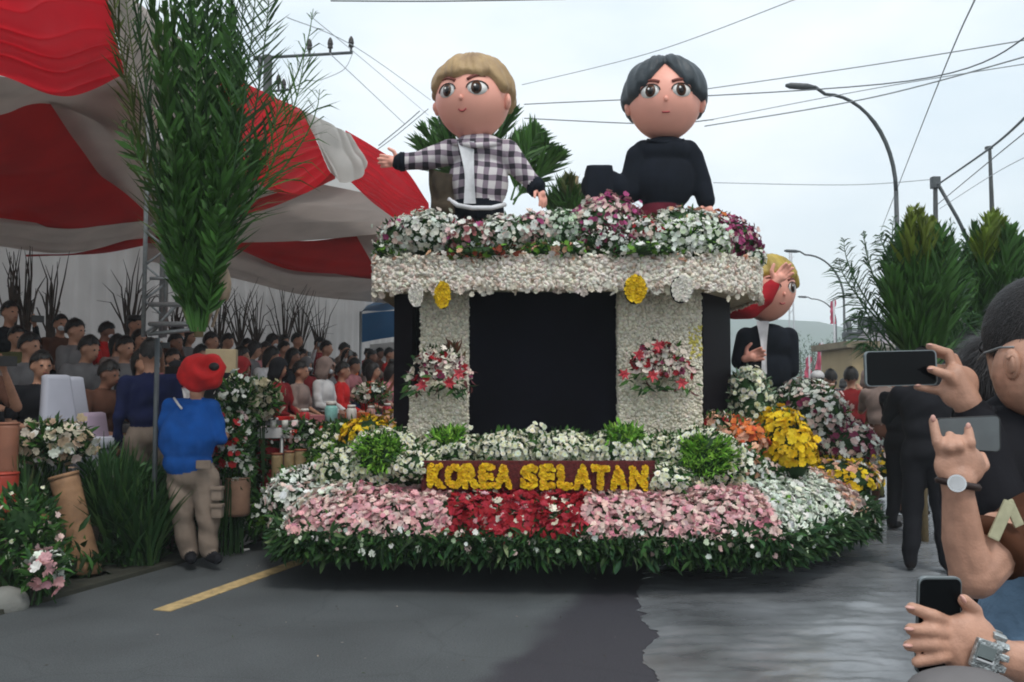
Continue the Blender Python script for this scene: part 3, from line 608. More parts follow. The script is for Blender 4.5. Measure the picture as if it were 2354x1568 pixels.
for r, (t, z) in enumerate(ROWS):
    s0 = (1.05, 1.75, 2.5, 3.35)[r]; k = 0; s = s0
    strip_s = s0-.5
    o = empty('bench', st(6, t, z), label='long grey bench carrying the %s of spectators' % RN[r], cat='bench', group='benches in the grandstand')
    P = [st(strip_s,t-.12), st(16,t-.12), st(16,t+.28), st(strip_s,t+.28)]; prism('seat', [(p.x,p.y) for p in P], z+.36, z+.40, bench_m, o)
    for q in range(6):
        p = st(strip_s+.4+q*3, t+.1, z+.18); bx('leg', p, (.05,.05,.36), bench_m, o, rz=-TH)
    names = {}
    while s < 15.6:
        near = s < 3.4+r*.5; 
        if near: nm = R.choice(['black','black','brown','navy','dark red','taupe','olive','grey','brown','yellow'])
        else: nm = R.choice(['dark red','bright red','bright red','dark red','black','white','pink','brown','white','orange','taupe','grey','pink','khaki'])
        hair = R.choice(['short','short','short','long','peci'] if near or r > 1 else ['short','short','long','long','scarf','scarf'])
        hm_ = None
        if hair == 'scarf': sc = R.choice(['white','taupe','grey','black','dark red']); hm_ = CL[sc]
        pose = R.choice(['sit','sit','sitlean','sitphone']); lg = R.randint(0, 1)
        sk = R.choice([SKIN, SKIN, SKIN2])
        if r == 1 and k == 0: nm, hair = 'taupe', 'short'
        if r == 0 and k == 1: nm, hair, pose, lg = 'black', 'short', 'sit', 0
        if r == 3 and k == 0: nm, hair, pose = 'yellow', 'short', 'sitphone'
        if r == 0 and k in (10, 11): nm = 'bright red'
        p = st(s + R.uniform(-.07,.07), t + R.uniform(-.06,.1), z-.05)
        hd = {'short':'short black hair','long':'long black hair','peci':'a flat black cap','scarf':'a %s headscarf' % (sc if hair == 'scarf' else '')}[hair]
        lab = '%s spectator in %s, %s, %s seat of the %s' % ('filming' if pose == 'sitphone' else 'leaning' if pose == 'sitlean' else 'seated', nm, hd, ORD[k], RN[r])
        
        pp = person(lab, p, math.radians(72) + R.uniform(-.45,.4), pose, CL[nm], R.choice(PANT), hair, hm_, sk, lg, R.uniform(.95,1.08)*1.06, 'spectators seated in the grandstand', face=(s < 9))
        if R.random() < .22 and s < 11:
            mk = bpy.data.objects.new('face_mask', MASK); COL.objects.link(mk); mk.parent = pp; mk.matrix_local = Matrix.Translation(BODY[pose, lg if (pose, lg) in BODY else 0][1]) @ BODY[pose, 0][2].to_4x4()
        if pose == 'sitphone':
            ph_ = bpy.data.objects.new('phone', PHN); COL.objects.link(ph_); ph_.parent = pp; ph_.location = (.06,-.42,1.12)
        k += 1; s += R.uniform(.58,.74)
# white covered chairs near the front left
chm = mat('chair_cover', (.46,.46,.52), .8, .08, 3, bump=.3, bscale=8)
def chair(loc, rz, lab, m=chm):
    o = empty('covered_chair', loc, rz, label=lab, cat='chair', group='cloth covered chairs')
    bm = bm_new(); box(bm, (0,-.02,.44), (.46,.46,.09), bevel=.035); loc_child('seat', bm_mesh(bm), o, m)
    bm = bm_new(); box(bm, (0,.22,.68), (.44,.09,.62), bevel=.04)
    for v in bm.verts:
        if v.co.z > .9: v.co.x *= .62; v.co.z -= abs(v.co.x)*.1
        v.co.y += (v.co.z-.5)*.12
    me = bm_mesh(bm); me.polygons.foreach_set('use_smooth', np.ones(len(me.polygons), bool)); loc_child('backrest', me, o, m)
    bm = bm_new(); box(bm, (0,0,.2), (.47,.44,.38), bevel=.02); loc_child('skirt', bm_mesh(bm), o, m)
    return o
def chat(vx, vy, Y, rz, lab, m=chm):
    p = at(vx, vy, Y); o = chair((p.x+.25, p.y, p.z-1.05), math.radians(rz), lab, m); o.scale = (.92,.92,1.1)
MV = mat('chair_cover_mauve', (.36,.27,.34), .8, .1, 3, bump=.3, bscale=8)
chat(112, 868, 7.7, 68, 'tall white covered chair behind the cream and tan bouquet'); chat(150, 872, 8.05, 72, 'second white covered chair half hidden behind the tall one')
chat(205, 955, 7.9, 75, 'mauve covered chair seat right of the tall white chair', MV)
strip('stage_step', -2, 3.4, .42, .94, .03, .36, stm, kind='structure')
# long table with dark red cloth, jars, boxes and cartons on it
tm = cloth('table', (.16,.006,.012)); ct = st(5.3,.62)
o = empty('banquet_table', (ct.x, ct.y, .03), -TH+math.pi/2, label='long table under a dark red cloth in front of the spectators in red', cat='table')
bm = bm_new(); box(bm, (0,0,1.0), (4.6,.6,.04), bevel=.008); loc_child('tabletop', bm_mesh(bm), o, tm)
bm = bm_new(); n = 120; g = []
for i in range(n):
    x = -2.31+4.62*i/(n-1); g.append([bm.verts.new((x, -.315-.02*math.sin(i*.8), z)) for z in (.05,.5,.985)])
for i in range(n-1):
    for j in range(2): bm.faces.new((g[i][j], g[i+1][j], g[i+1][j+1], g[i][j+1]))
loc_child('cloth_skirt', bm_mesh(bm), o, tm)
bm = bm_new(); box(bm, (-2.28,0,.5), (.05,.5,.9)); box(bm, (2.28,0,.5), (.05,.5,.9)); loc_child('leg_frame', bm_mesh(bm), o, bench_m)
def lathe(prof, seg=16):
    bm = bm_new(); g = [[bm.verts.new((r*math.cos(k*2*math.pi/seg), r*math.sin(k*2*math.pi/seg), z)) for k in range(seg)] for r, z in prof]
    for i in range(len(g)-1):
        for k in range(seg): bm.faces.new((g[i][k], g[i][(k+1) % seg], g[i+1][(k+1) % seg], g[i+1][k]))
    bm.faces.new(g[0][::-1]); bm.faces.new(g[-1]); me = bm_mesh(bm); me.polygons.foreach_set('use_smooth', np.ones(len(me.polygons), bool)); return me
jar = lathe([(.06,0),(.075,.02),(.075,.17),(.055,.2)]); lid = lathe([(.06,.2),(.062,.235),(.05,.245)])
mj = [mat('jar_pink', (.5,.27,.23), .3), mat('jar_aqua', (.25,.55,.50), .3), mat('jar_red', (.5,.03,.04), .4), mat('jar_white', (.7,.68,.62), .4)]
for k, (s, t, m, sc, lab) in enumerate([(3.2,.55,0,1.2,'pinkish jar with white lid at the near end of the red table'),(4.6,.5,2,.8,'small red tin left of the white cartons'),(5.4,.6,1,1.1,'aqua bottle with white lid on the red table'),(5.75,.5,3,.9,'white jar beside the aqua bottle'),(6.4,.55,0,.8,'small pinkish jar near the far end of the red table'),(6.9,.55,2,.9,'red tin at the far end of the red table')]):
    p = st(s, t, 1.05); o = empty('jar', p, label=lab, cat='jar', group='jars and tins on the red table'); o.scale = (sc,)*3
    b_ = bpy.data.objects.new('body', jar.copy()); b_.data.materials.append(mj[m]); COL.objects.link(b_); b_.parent = o
    b_ = bpy.data.objects.new('lid', lid.copy()); b_.data.materials.append(mj[3]); COL.objects.link(b_); b_.parent = o
for k, (s, t, c_, lab) in enumerate([(3.9,.6,'white','white carton on the red table nearest the jar'),(4.3,.65,'bright red','red carton on the red table'),(4.95,.62,'pink','pink carton in the middle of the red table'),(6.1,.6,'orange','orange carton between the jars')]):
    bx('carton', st(s,t,1.05+.055), (.26,.2,.11), CL[c_], rz=-TH+R.uniform(-.3,.3), bevel=.008, label=lab, cat='carton', group='food cartons on the red table')
# blue canopy far behind the float
bl = onp(870, 740, 2.0); y = bl.y+4
B = empty('market_canopy', (at(870,860,y).x, y, 0), label='blue tarpaulin canopy seen between the stand and the float', cat='canopy')
q = [at(828,715,y), at(935,700,y), at(935,765,y), at(828,785,y)]
bmt = mat('blue_tarp', (.012,.11,.26), .5, .15, 1.5)
sheet('valance', [at(826,722,y),at(880,716,y),at(960,712,y)], [at(828,788,y),at(880,778,y),at(960,768,y)], bmt, B, n=20, k=4, folds=1, amp=.02)
sheet('roof', [at(826,720,y),at(880,714,y),at(960,710,y)], [at(850,700,y+3.5),at(900,688,y+3.5),at(970,684,y+3.5)], bmt, B, n=20, k=4)
sheet('side_panel', [at(850,792,y+1),at(960,780,y+1)], [at(850,830,y+1),at(960,830,y+1)], WC, B, n=6, k=4)
for vx in (829, 958): p = at(vx, 780, y); tb('pole', [(p.x,p.y,0),(p.x,p.y,at(vx,716,y).z)], .03, STEEL, B)

# ================================================================== THE FLOAT
F = empty('parade_float', (.6, 9.0, 0), label='parade float covered in flowers with a dark panel and yellow KOREA SELATAN lettering', cat='parade float')
prism('chassis', [(-1.35,8.6),(-1.2,7.5),(1.65,7.35),(2.55,8.5),(2.7,12.3),(-1.2,12.3)], .32, .70, BLACKC, F)
for x, y_ in ((-.8,8.1),(1.9,8.3),(-.8,11.4),(2.2,11.4)):
    bm = bm_new(); tube(bm, [(x-.13,y_,.36),(x-.09,y_,.36),(x+.09,y_,.36),(x+.13,y_,.36)], [.30,.35,.35,.30], 28); tube(bm, [(x-.14,y_,.36),(x+.14,y_,.36)], .17, 16)
    put('wheel', bm_mesh(bm), mat('tyre', (.012,.012,.013), .8), F)
HEM = [(-1.95,9.6),(-1.95,7.7),(-1.66,6.62),(1.93,6.40),(3.08,7.75),(3.55,9.3),(3.45,12.4)]
MID = [(-1.5,9.6),(-1.5,8.1),(-1.30,7.16),(1.52,7.02),(2.42,8.05),(2.75,9.4),(2.7,12.4)]
TOP = [(-1.0,9.6),(-1.0,8.5),(-.95,7.75),(1.72,7.70),(2.0,8.5),(2.1,9.6),(2.1,12.4)]
def loop_pts(P, n):
    P = [Vector((*p, 0)) for p in P]; ls = [(P[i+1]-P[i]).length for i in range(len(P)-1)]; out = []
    tot = sum(ls)
    for k in range(n):
        d_ = k/(n-1)*tot; i = 0
        while i < len(ls)-1 and d_ > ls[i]: d_ -= ls[i]; i += 1
        out.append(P[i].lerp(P[i+1], min(1, d_/ls[i])))
    return out
def inpoly(x, y, P):
    c_ = False; j = len(P)-1
    for i in range(len(P)):
        if (P[i][1] > y) != (P[j][1] > y) and x < (P[j][0]-P[i][0])*(y-P[i][1])/(P[j][1]-P[i][1])+P[i][0]: c_ = not c_
        j = i
    return c_
def bank(name, PA, za, PB, zb, bulge, seg_colour, n, size, parts_names, leaves=.4):
    """flower bank lofted between two polylines; seg_colour(vx,vy)->key; one part per colour field"""
    n0 = len(PA)-1; out = {}
    # same-index interpolation so corners match
    A = [Vector((*p, za)) for p in PA]; Bp = [Vector((*p, zb)) for p in PB]
    areas = [((A[i+1]-A[i]).length + (Bp[i+1]-Bp[i]).length)/2*((A[i]-Bp[i]).length) for i in range(n0)]; tot = sum(areas)
    def pos(i, u, v):
        p = A[i].lerp(A[i+1], u).lerp(Bp[i].lerp(Bp[i+1], u), v)
        outw = (A[i].lerp(A[i+1], u) - Bp[i].lerp(Bp[i+1], u)); outw.z = 0
        b_ = bulge*math.sin(math.pi*v) + .035*mnoise.noise(p*3.1) + .02*mnoise.noise(p*9)
        return p + (outw.normalized()*.75 + Vector((0,0,.7)))*b_
    for i in range(n0):
        k = int(n*areas[i]/tot)
        for _ in range(k):
            u, v = R.random(), R.random(); p = pos(i, u, v)
            nr = (pos(i, min(1,u+.02), v)-pos(i, u-.02, v)).cross(pos(i, u, v+.02)-pos(i, u, v-.02)).normalized()
            if nr.z < 0: nr = -nr
            vx, vy = proj(p); out.setdefault(seg_colour(vx, vy, p), []).append((p, nr))
    # solid bed under the flowers
    bm = bm_new()
    for i in range(n0):
        g = [[bm.verts.new(pos(i, u/8, v/8) - Vector((0,0,.03))) for u in range(9)] for v in range(9)]
        for a_ in range(8):
            for b_ in range(8): bm.faces.new((g[a_][b_], g[a_][b_+1], g[a_+1][b_+1], g[a_+1][b_]))
    put('flower_bed', bm_mesh(bm), mat('bed_green', DGR, .9), F)
    for key, pts in out.items():
        pal, sz, t_, lf, lab = parts_names[key]; P = np.array([p for p, _ in pts]); Nn = np.array([q for _, q in pts]); N = len(P)
        sp = Soup(); P = P + Nn*(NR.uniform(-.02, .02, (N, 1)) + .028*np.sin(P[:,:1]*23+3*np.sin(P[:,2:]*31))*np.cos(P[:,1:2]*27+P[:,2:]*19))
        sp.add(t_, frames(N, Nn, sz*NR.uniform(.7, 1.25, N), .45), P, cols(N, pal, .12))
        m = int(N*lf)
        if m: ii = NR.integers(0, N, m); sp.add(LEAF, leafframes(m, Nn[ii]+NR.normal(0,.6,(m,3)), NR.uniform(.05,.09,m)), P[ii]-Nn[ii]*.035, cols(m, [(MGR,1),(DGR,1)], .2))
        sp.build('flowers', FLORA, F, kind='stuff', label=lab)
def lower_key(vx, vy, p):
    if vx > 1030+8*math.sin(p.z*40) and vx < 1342+10*math.sin(p.z*30) and p.y < 7.4: return 'red'
    if p.x < -1.3 and p.y > 6.9 or vx < 690 - (vy-1180)*.1 and vy < 1180: return 'lwhite'
    if vx < 1800 and p.x < 1.95 and p.y < 7.3: return 'pink'
    if p.x < 2.85 and p.y < 8.5: return 'white'
    return 'blush'
LOWER = {'red': ([(RED,6),((.42,.03,.05),3),(CRM,.7),(PNK,.5)], .027, BLOOM, .12, 'deep red flowers below the lettering'), 'pink': ([(PNK,4),(PAL,4),((.78,.62,.55),1.2),((.6,.24,.3),.8)], .0255, BLOOM, .10, 'bank of pink blooms'),
  'white': ([(WHT,5),((.66,.72,.6),3),(GRN,.3)], .025, BLOOM, .12, 'white blooms on the corner'), 'lwhite': ([(WHT,4),(PAL,2),(CRM,1)], .026, BLOOM, .12, 'white and blush blooms at the left corner'), 'blush': ([(PAL,5),(PCH,2),(CRM,2)], .027, BLOOM, .12, 'peach blooms along the flank')}
bank('lower', HEM, .40, MID, .70, .10, lower_key, 13500, .03, LOWER)
UPP = {'w': ([(WHT,6),(CRM,1)], .03, DAISY, .6, None), 'r': ([(RED,3),(PUR,2),(CRM,2)], .03, BLOOM, .8, None), 'g': ([(GRN,2),(WHT,2)], .03, DAISY, 1.5, None)}
bank('upper', MID, .70, TOP, .96, .03, lambda vx, vy, p: 'w' if p.x < 1.9 and p.y < 9 else 'r' if p.y > 10 or mnoise.noise(p*3) > .1 else 'g', 2600, .03, UPP)
prism('deck', TOP, .90, .955, mat('bed_green', DGR), F)
# hanging hem of leaves round the bottom
sp = Soup(); n = 15000; hp = loop_pts(HEM, 400); idx = NR.integers(0, 399, n)
P = np.array([hp[i].lerp(hp[i+1], R.random()) for i in idx]); P[:, 2] = .44 - NR.random(n)**1.2*.17
out = np.array([(hp[min(i+3,399)]-hp[max(i-3,0)]).cross(Vector((0,0,1))) for i in idx]); out /= np.linalg.norm(out, axis=1)[:, None]
P -= -out*NR.uniform(-.12,.07,n)[:, None]
dirs = out*NR.uniform(.2,1.2,(n,1)) + NR.normal(0,.45,(n,3)); dirs[:,2] -= NR.uniform(-.3,1.3,n)
sp.add(LEAF, leafframes(n, dirs, NR.uniform(.05,.15,n)), P, cols(n, [(DGR,4),((.03,.075,.018),3),((.02,.06,.02),2),((.16,.24,.10),.25)], .3))
m = 500; ii = NR.integers(0, n, m); sp.add(BLOOM, frames(m, out[ii], NR.uniform(.012,.028,m)), P[ii]+out[ii]*.07+np.array([0,0,.03]), cols(m, [(WHT,2),(PAL,1),((.5,.6,.4),1)]))
sp.build('leaf_skirt', FLORA, F, kind='stuff', label='fringe of dark green leaves round the hem')
prism('under_skirt', [(x*.93+.05, y_*.96+.40) for x, y_ in HEM], .24, .36, BLACKC, F)
# lettering board
y0 = 6.93; BL, BR = at(962,1090,y0+.03), at(1505,1098,y0-.03)
bang = math.atan2(BR.y-BL.y, BR.x-BL.x); bc = (at(975,1100,y0)+at(1500,1100,y0))/2
bc.z = (at(1240,1064,y0).z + at(1240,1128,y0).z)/2
bx('sign_board', (bc.x, y0+.05, bc.z), (at(1508,1095,y0).x-at(968,1095,y0).x, .05, .24), mat('maroon_board', (.10,.012,.012), .9, .3, 40, bump=.8, bscale=60), F, rz=-.012, bevel=.01)
def letter(ch, cx, cz, h, w, y):
    cu = bpy.data.curves.new('t', 'FONT'); cu.body = ch; cu.extrude = .016; cu.offset = .030; cu.size = 1; cu.align_x = 'CENTER'
    o = bpy.data.objects.new('t', cu); COL.objects.link(o); bpy.context.view_layer.update()
    me = bpy.data.meshes.new_from_object(o.evaluated_get(bpy.context.evaluated_depsgraph_get())); bpy.data.objects.remove(o)
    V = np.array([v.co for v in me.vertices]); lo, hi = V.min(0), V.max(0)
    q = np.empty_like(V); q[:,0] = (V[:,0]-(lo[0]+hi[0])/2)/(hi[0]-lo[0])*w; q[:,1] = (V[:,1]-lo[1])/(hi[1]-lo[1])*h; q[:,2] = V[:,2]
    rr = R.uniform(-.04,.04); W3 = np.c_[cx+q[:,0]*math.cos(rr)-(q[:,1]-h/2)*math.sin(rr), y-q[:,2], cz+(q[:,1]-h/2)*math.cos(rr)+q[:,0]*math.sin(rr)]
    sp = Soup(); me.calc_loop_triangles(); T = np.array([t.vertices for t in me.loop_triangles]); sp.raw(W3, T, YEL)
    # petals pressed on to the face
    A_ = W3[T]; ar = np.linalg.norm(np.cross(A_[:,1]-A_[:,0], A_[:,2]-A_[:,0]), axis=1); fr = (A_[:,:,1].max(1) < y-.012); ar = ar*fr; N = 150
    k = NR.choice(len(T), N, p=ar/ar.sum()); u = NR.random((N,2)); fl = u.sum(1) > 1; u[fl] = 1-u[fl]
    Pp = A_[k,0] + (A_[k,1]-A_[k,0])*u[:,:1] + (A_[k,2]-A_[k,0])*u[:,1:]
    sp.add(BLOOM, frames(N, np.tile([0,-1.,0.2],(N,1)), NR.uniform(.012,.02,N), .4), Pp+np.array([0,-.004,0]), cols(N, [(YEL,4),((.75,.42,.02),1.5)], .12))
    sp.build('letter', FLORA, F, label='yellow letter '+ch)
word = [('K',1003),('O',1044),('R',1082),('E',1119),('A',1157),('S',1217),('E',1258),('L',1299),('A',1339),('T',1380),('A',1421),('N',1468)]
for ch, vx in word:
    vy = 1092 + (vx-1003)*.010; c_ = at(vx, vy+2, y0); letter(ch, c_.x, c_.z, .175, (.125 if ch not in 'LE' else .108), y0+.012)
# white cushions with green centres behind the lettering
def fm(c, r, pal, n, lab=None, parent=F, nm='flower_mound', **k):
    sp = Soup(); mound(sp, c, r, pal, n, **k); return sp.build(nm, FLORA, parent, kind='stuff', label=lab)
GP = [((.16,.36,.04),3),((.24,.46,.06),2),((.08,.20,.03),1.5)]; WP = [(WHT,8),((.62,.68,.5),1.5)]
def cushion(vx, vy, rx, rz, Y, hdir=(0,-1,.45), cs=.78, n=420, lab=None):
    n = int(n*1.5)
    c_ = at(vx, vy, Y); fm(c_, (rx, .26, rz), WP, n, lab or ('white cushion with a green centre' if hdir else 'plain white cushion'), size=.025, t=DAISY, hole=(hdir, cs, GP) if hdir else None, zmin=-.5, leaves=.5, leafsize=.08)
cushion(886,1058,.31,.26,7.45, (-.1,-1,.35), .80, 620); cushion(1030,1040,.24,.19,7.5, (0,-.6,.9), .86); cushion(1165,1040,.26,.17,7.45, None)
cushion(1300,1040,.26,.17,7.4, None); cushion(1430,1040,.28,.2,7.4, (0,-.6,.9), .84); cushion(1612,1068,.34,.29,7.35, (0,-1,.40), .80, 720); cushion(1530,1050,.2,.18,7.55, None)
cushion(960,1075,.2,.14,7.2,None, n=240); cushion(1530,1105,.2,.13,7.1,None,n=200); cushion(800,1085,.26,.2,7.5,None,n=300)
# small white sprigs in front of the panel
sp = Soup()
for vx, vy in ((1220,985),(1235,1000),(1206,1010),(1244,985),(1300,1005),(1120,1012),(1090,1000),(1222,1020)):
    c_ = np.array(at(vx, vy, 7.5)); N = 7; sp.add(DAISY, frames(N, np.tile([0,-1.,.5],(N,1)), NR.uniform(.015,.028,N), .7), c_+NR.normal(0,.03,(N,3)), cols(N,[(WHT,1)]))
    sp.add(LEAF, leafframes(6, np.tile([0,0,1.],(6,1))+NR.normal(0,.5,(6,3)), NR.uniform(.06,.12,6)), np.tile(c_-[0,0,.08],(6,1)), cols(6,[(MGR,1)]))
sp.build('sprig', FLORA, F, kind='stuff', label='white sprigs before the dark panel')
# flank mounds
for (vx, vy, Y, r, pal, n, kw, lab) in [
  (1790,1035,8.2,(.24,.6,.36),[(YEL,8),((.7,.45,.02),1.5)],700,dict(size=.036,leaves=.2),'big bright yellow mound on the flank'),
  (1700,1020,8.1,(.22,.4,.22),[(ORG,4),(PCH,3),((.7,.12,.05),1.5)],320,dict(size=.034),'orange and peach mound'),
  (1722,965,8.7,(.24,.4,.5),WP,420,dict(size=.028,leaves=1.0,t=DAISY,leafcol=(.25,.34,.22)),'tall whitish mound beside the dark side panel'),
  (1650,990,8.1,(.16,.2,.16),[(PCH,3),(RED,1),(WHT,2)],160,dict(size=.03),None),
  (1850,960,10.2,(.4,.8,.42),[(WHT,5),(PAL,2),(PUR,.6)],520,dict(size=.034,leaves=.9),'white and blush mound behind the yellow one'),
  (1915,1020,9.9,(.42,.7,.28),[(PUR,3),(WHT,3),(PAL,2)],420,dict(size=.036,leaves=1.0,leafcol=PUR),'purple and white mound'),
  (1930,1100,9.2,(.36,.5,.2),[(YEL,5),(PCH,3),(WHT,1)],330,dict(size=.036),'small yellow and peach mound near the rear corner'),
  (1985,1060,10.5,(.32,.7,.22),[(PAL,3),(WHT,2),(YEL,1)],300,dict(size=.036),None),
  (1740,1090,7.9,(.25,.3,.16),[(WHT,3),(PAL,1),(GRN,1)],220,dict(size=.028,leaves=1.2),None),
  (1690,1080,7.6,(.2,.2,.2),[(WHT,5),(PCH,2)],180,dict(size=.03,leaves=.7),None),
  (855,1000,8.3,(.26,.5,.16),[(YEL,7),((.75,.4,.03),2)],330,dict(size=.03,leaves=.2),'yellow mound at the left of the float'),
  (905,985,8.6,(.2,.4,.16),[(YEL,3),(PCH,4),(PAL,2)],200,dict(size=.03,leaves=.2),None),
  (775,1050,8.4,(.24,.4,.26),[(WHT,1.3),(GRN,1)],300,dict(size=.03,leaves=3,t=DAISY,leafcol=(.07,.15,.03)),'leafy green mound at the left of the float'),
  (690,1140,7.7,(.26,.5,.24),[(WHT,5),(PAL,2)],380,dict(size=.03,leaves=.5),None)]:
    fm(at(vx,vy,Y), r, pal, n, lab, **kw)
# walls: dark panels, cream pillars, projecting roof slab
zt = at(1240,655,8.0).z; zb = .93
prism('dark_panel', [(-.42,8.02),(1.02,8.02),(1.02,8.2),(-.42,8.2)], zb, zt, mat('panel_black', (.0035,.0035,.007), .8, .3, 2, spec=.06), F, label='large dark blue black front panel')
prism('dark_panel', [(1.74,8.05),(2.16,8.75),(2.10,12),(1.70,12)], zb, zt, mat('panel_side', (.006,.0035,.007), .6, .3, 2, spec=.1), F, label='dark side panel on the right')
prism('dark_panel', [(-1.10,8.25),(-.92,8.18),(-.9,12),(-1.1,12)], zb, zt, MC['panel_side'], F, label='dark side panel on the left')
prism('core', [(-.9,8.3),(1.7,8.3),(1.7,12),(-.9,12)], zb, zt, BLACKC, F)
cream = mat('cream_base', (.52,.47,.36), .95, .2, 20, bump=.6, bscale=50)
def blobs(rects, dens, size, pal, name, lab=None, jit=.5, extra=None, t=ICO):
    sp = Soup()
    for (p0, pu, pv) in rects:
        p0, pu, pv = Vector(p0), Vector(pu), Vector(pv); nr = pu.cross(pv); A_ = nr.length; nr = nr.normalized(); N = int(A_*dens)
        u = NR.random((N,2)); P = np.array(p0)+u[:,:1]*np.array(pu)+u[:,1:]*np.array(pv) + np.array(nr)*NR.uniform(-.3,.7,(N,1))*size*.5
        M = frames(N, np.tile(np.array(nr),(N,1)), size*NR.uniform(.6,1.25,N), jit); M[:,:,2] *= .45 if t is ICO else 1
        C = cols(N, pal, .09)
        if extra: C = extra(P, C)
        sp.add(t, M, P, C)
    return sp.build(name, FLORA, F, kind='stuff', label=lab)
def yellow_stain(P, C):
    k = (P[:,0] > 1.58)&(P[:,0] < 1.74)&(P[:,2] > 1.75)&(P[:,2] < 2.05)&(NR.random(len(P)) < .55); C[k] = (.60,.52,.12); return C
for nm_, x0, x1, yf in (('l', at(968,800,8.0).x, -.40, 7.96), ('r', .955, at(1606,800,8.0).x, 7.90)):
    prism('pillar', [(x0,yf),(x1,yf),(x1,yf+.3),(x0,yf+.3)], zb, zt-.02, cream, F, label='cream flower covered pillar '+('left' if nm_ == 'l' else 'right')+' of the dark panel')
    if nm_ == 'l':
        bx('pillar', ((at(945,900,7.9).x-.405)/2, 7.93, (zb+at(945,888,7.9).z)/2), (-.405-at(945,900,7.9).x, .34, at(945,888,7.9).z-zb), cream, F)
    rr = [((x0,yf,zb),(x1-x0,0,0),(0,0,zt-zb)), ((x1 if nm_ == 'l' else x0, yf if nm_=='l' else yf+.28, zb),(0,.28 if nm_=='l' else -.28,0),(0,0,zt-zb))]
    if nm_ == 'r': rr.append(((x1,yf,zb),(0,.3,0),(0,0,zt-zb)))
    else: xw = at(945,900,7.9).x; rr.append(((xw,7.76,zb),(-.405-xw,0,0),(0,0,at(945,888,7.9).z-zb)))
    blobs(rr, 4600, .017, [((.74,.69,.56),6),((.66,.60,.48),3),((.80,.75,.63),4),((.52,.47,.35),.5)], 'pillar_flowers', 'tightly packed cream petals', extra=yellow_stain)
SL = [(-1.28,8.35),(-1.22,7.82),(-.5,7.66),(.8,7.60),(1.75,7.66),(2.20,7.95),(2.42,8.6),(2.42,11.5),(-1.28,11.5)]
z1 = at(1240,660,7.63).z; z2 = at(1240,592,7.63).z
prism('roof_slab', SL, z1, z2, cream, F)
def edge_wobble(P, C): return C
rr = []
for i in range(7): p, q = SL[i], SL[i+1]; rr.append(((p[0],p[1],z1-.02),(q[0]-p[0],q[1]-p[1],0),(0,0,z2-z1+.035)))
blobs(rr, 2900, .026, [((.80,.74,.64),5),((.72,.58,.50),2.2),((.84,.80,.69),4),((.50,.38,.30),.8)], 'roof_edge_flowers', 'thick edge of packed cream and pinkish petals', jit=.9)
sp = Soup()
for i in range(6):   # ragged lower rim
    p, q = SL[i], SL[i+1]; N = int(math.dist(p, q)*60)
    u = NR.random(N); P = np.c_[p[0]+(q[0]-p[0])*u, p[1]+(q[1]-p[1])*u-.01, z1+NR.normal(-.01,.022,N)]
    sp.add(BLOOM, frames(N, np.tile([0,-1.,0],(N,1)), NR.uniform(.02,.038,N), .7), P, cols(N, [((.72,.66,.56),3),((.6,.5,.42),1)]))
    P = P.copy(); P[:,2] += z2-z1+.02; sp.add(BLOOM, frames(N, np.tile([0,-.6,1.],(N,1)), NR.uniform(.02,.036,N), .7), P, cols(N, [((.74,.70,.6),3),(PCH,.5)]))
sp.build('roof_rim_flowers', FLORA, F, kind='stuff')
# oval medallions under the roof edge
for vx, vy, w, h, col, lab in ((957,674,28,50,(.84,.80,.72),'white oval medallion furthest left'),(1017,674,32,58,YEL,'yellow oval medallion left of the dark panel'),(1461,661,46,62,YEL,'yellow oval medallion right of the dark panel'),(1567,661,44,58,(.84,.80,.72),'white oval medallion furthest right')):
    Y = 7.60 if vx < 1200 else 7.48; c_ = at(vx, vy+4, Y); rx, rz_ = w/2*Y/FPX, h/2*Y/FPX
    bm = bm_new(); tube(bm, [c_+Vector((0,.05,0)), c_+Vector((0,-.005,0))], 1, 28); bmesh.ops.transform(bm, matrix=Matrix.Translation(c_)@Matrix.Diagonal((rx*1.12,1,rz_*1.1,1))@Matrix.Translation(-c_), verts=bm.verts)
    o = put('medallion', bm_mesh(bm), BLACKC, F, label=lab)
    sp = Soup(); N = 260; r_ = np.sqrt(NR.random(N)); a_ = NR.random(N)*2*math.pi
    P = np.c_[c_.x+r_*np.cos(a_)*rx, np.full(N, c_.y-.012), c_.z+r_*np.sin(a_)*rz_]
    sp.add(BLOOM, frames(N, np.tile([0,-1.,0],(N,1)), NR.uniform(.013,.02,N), .35), P, cols(N, [(col,4),(tuple(x*.75 for x in col),1)], .08)); sp.build('petal_face', FLORA, o)
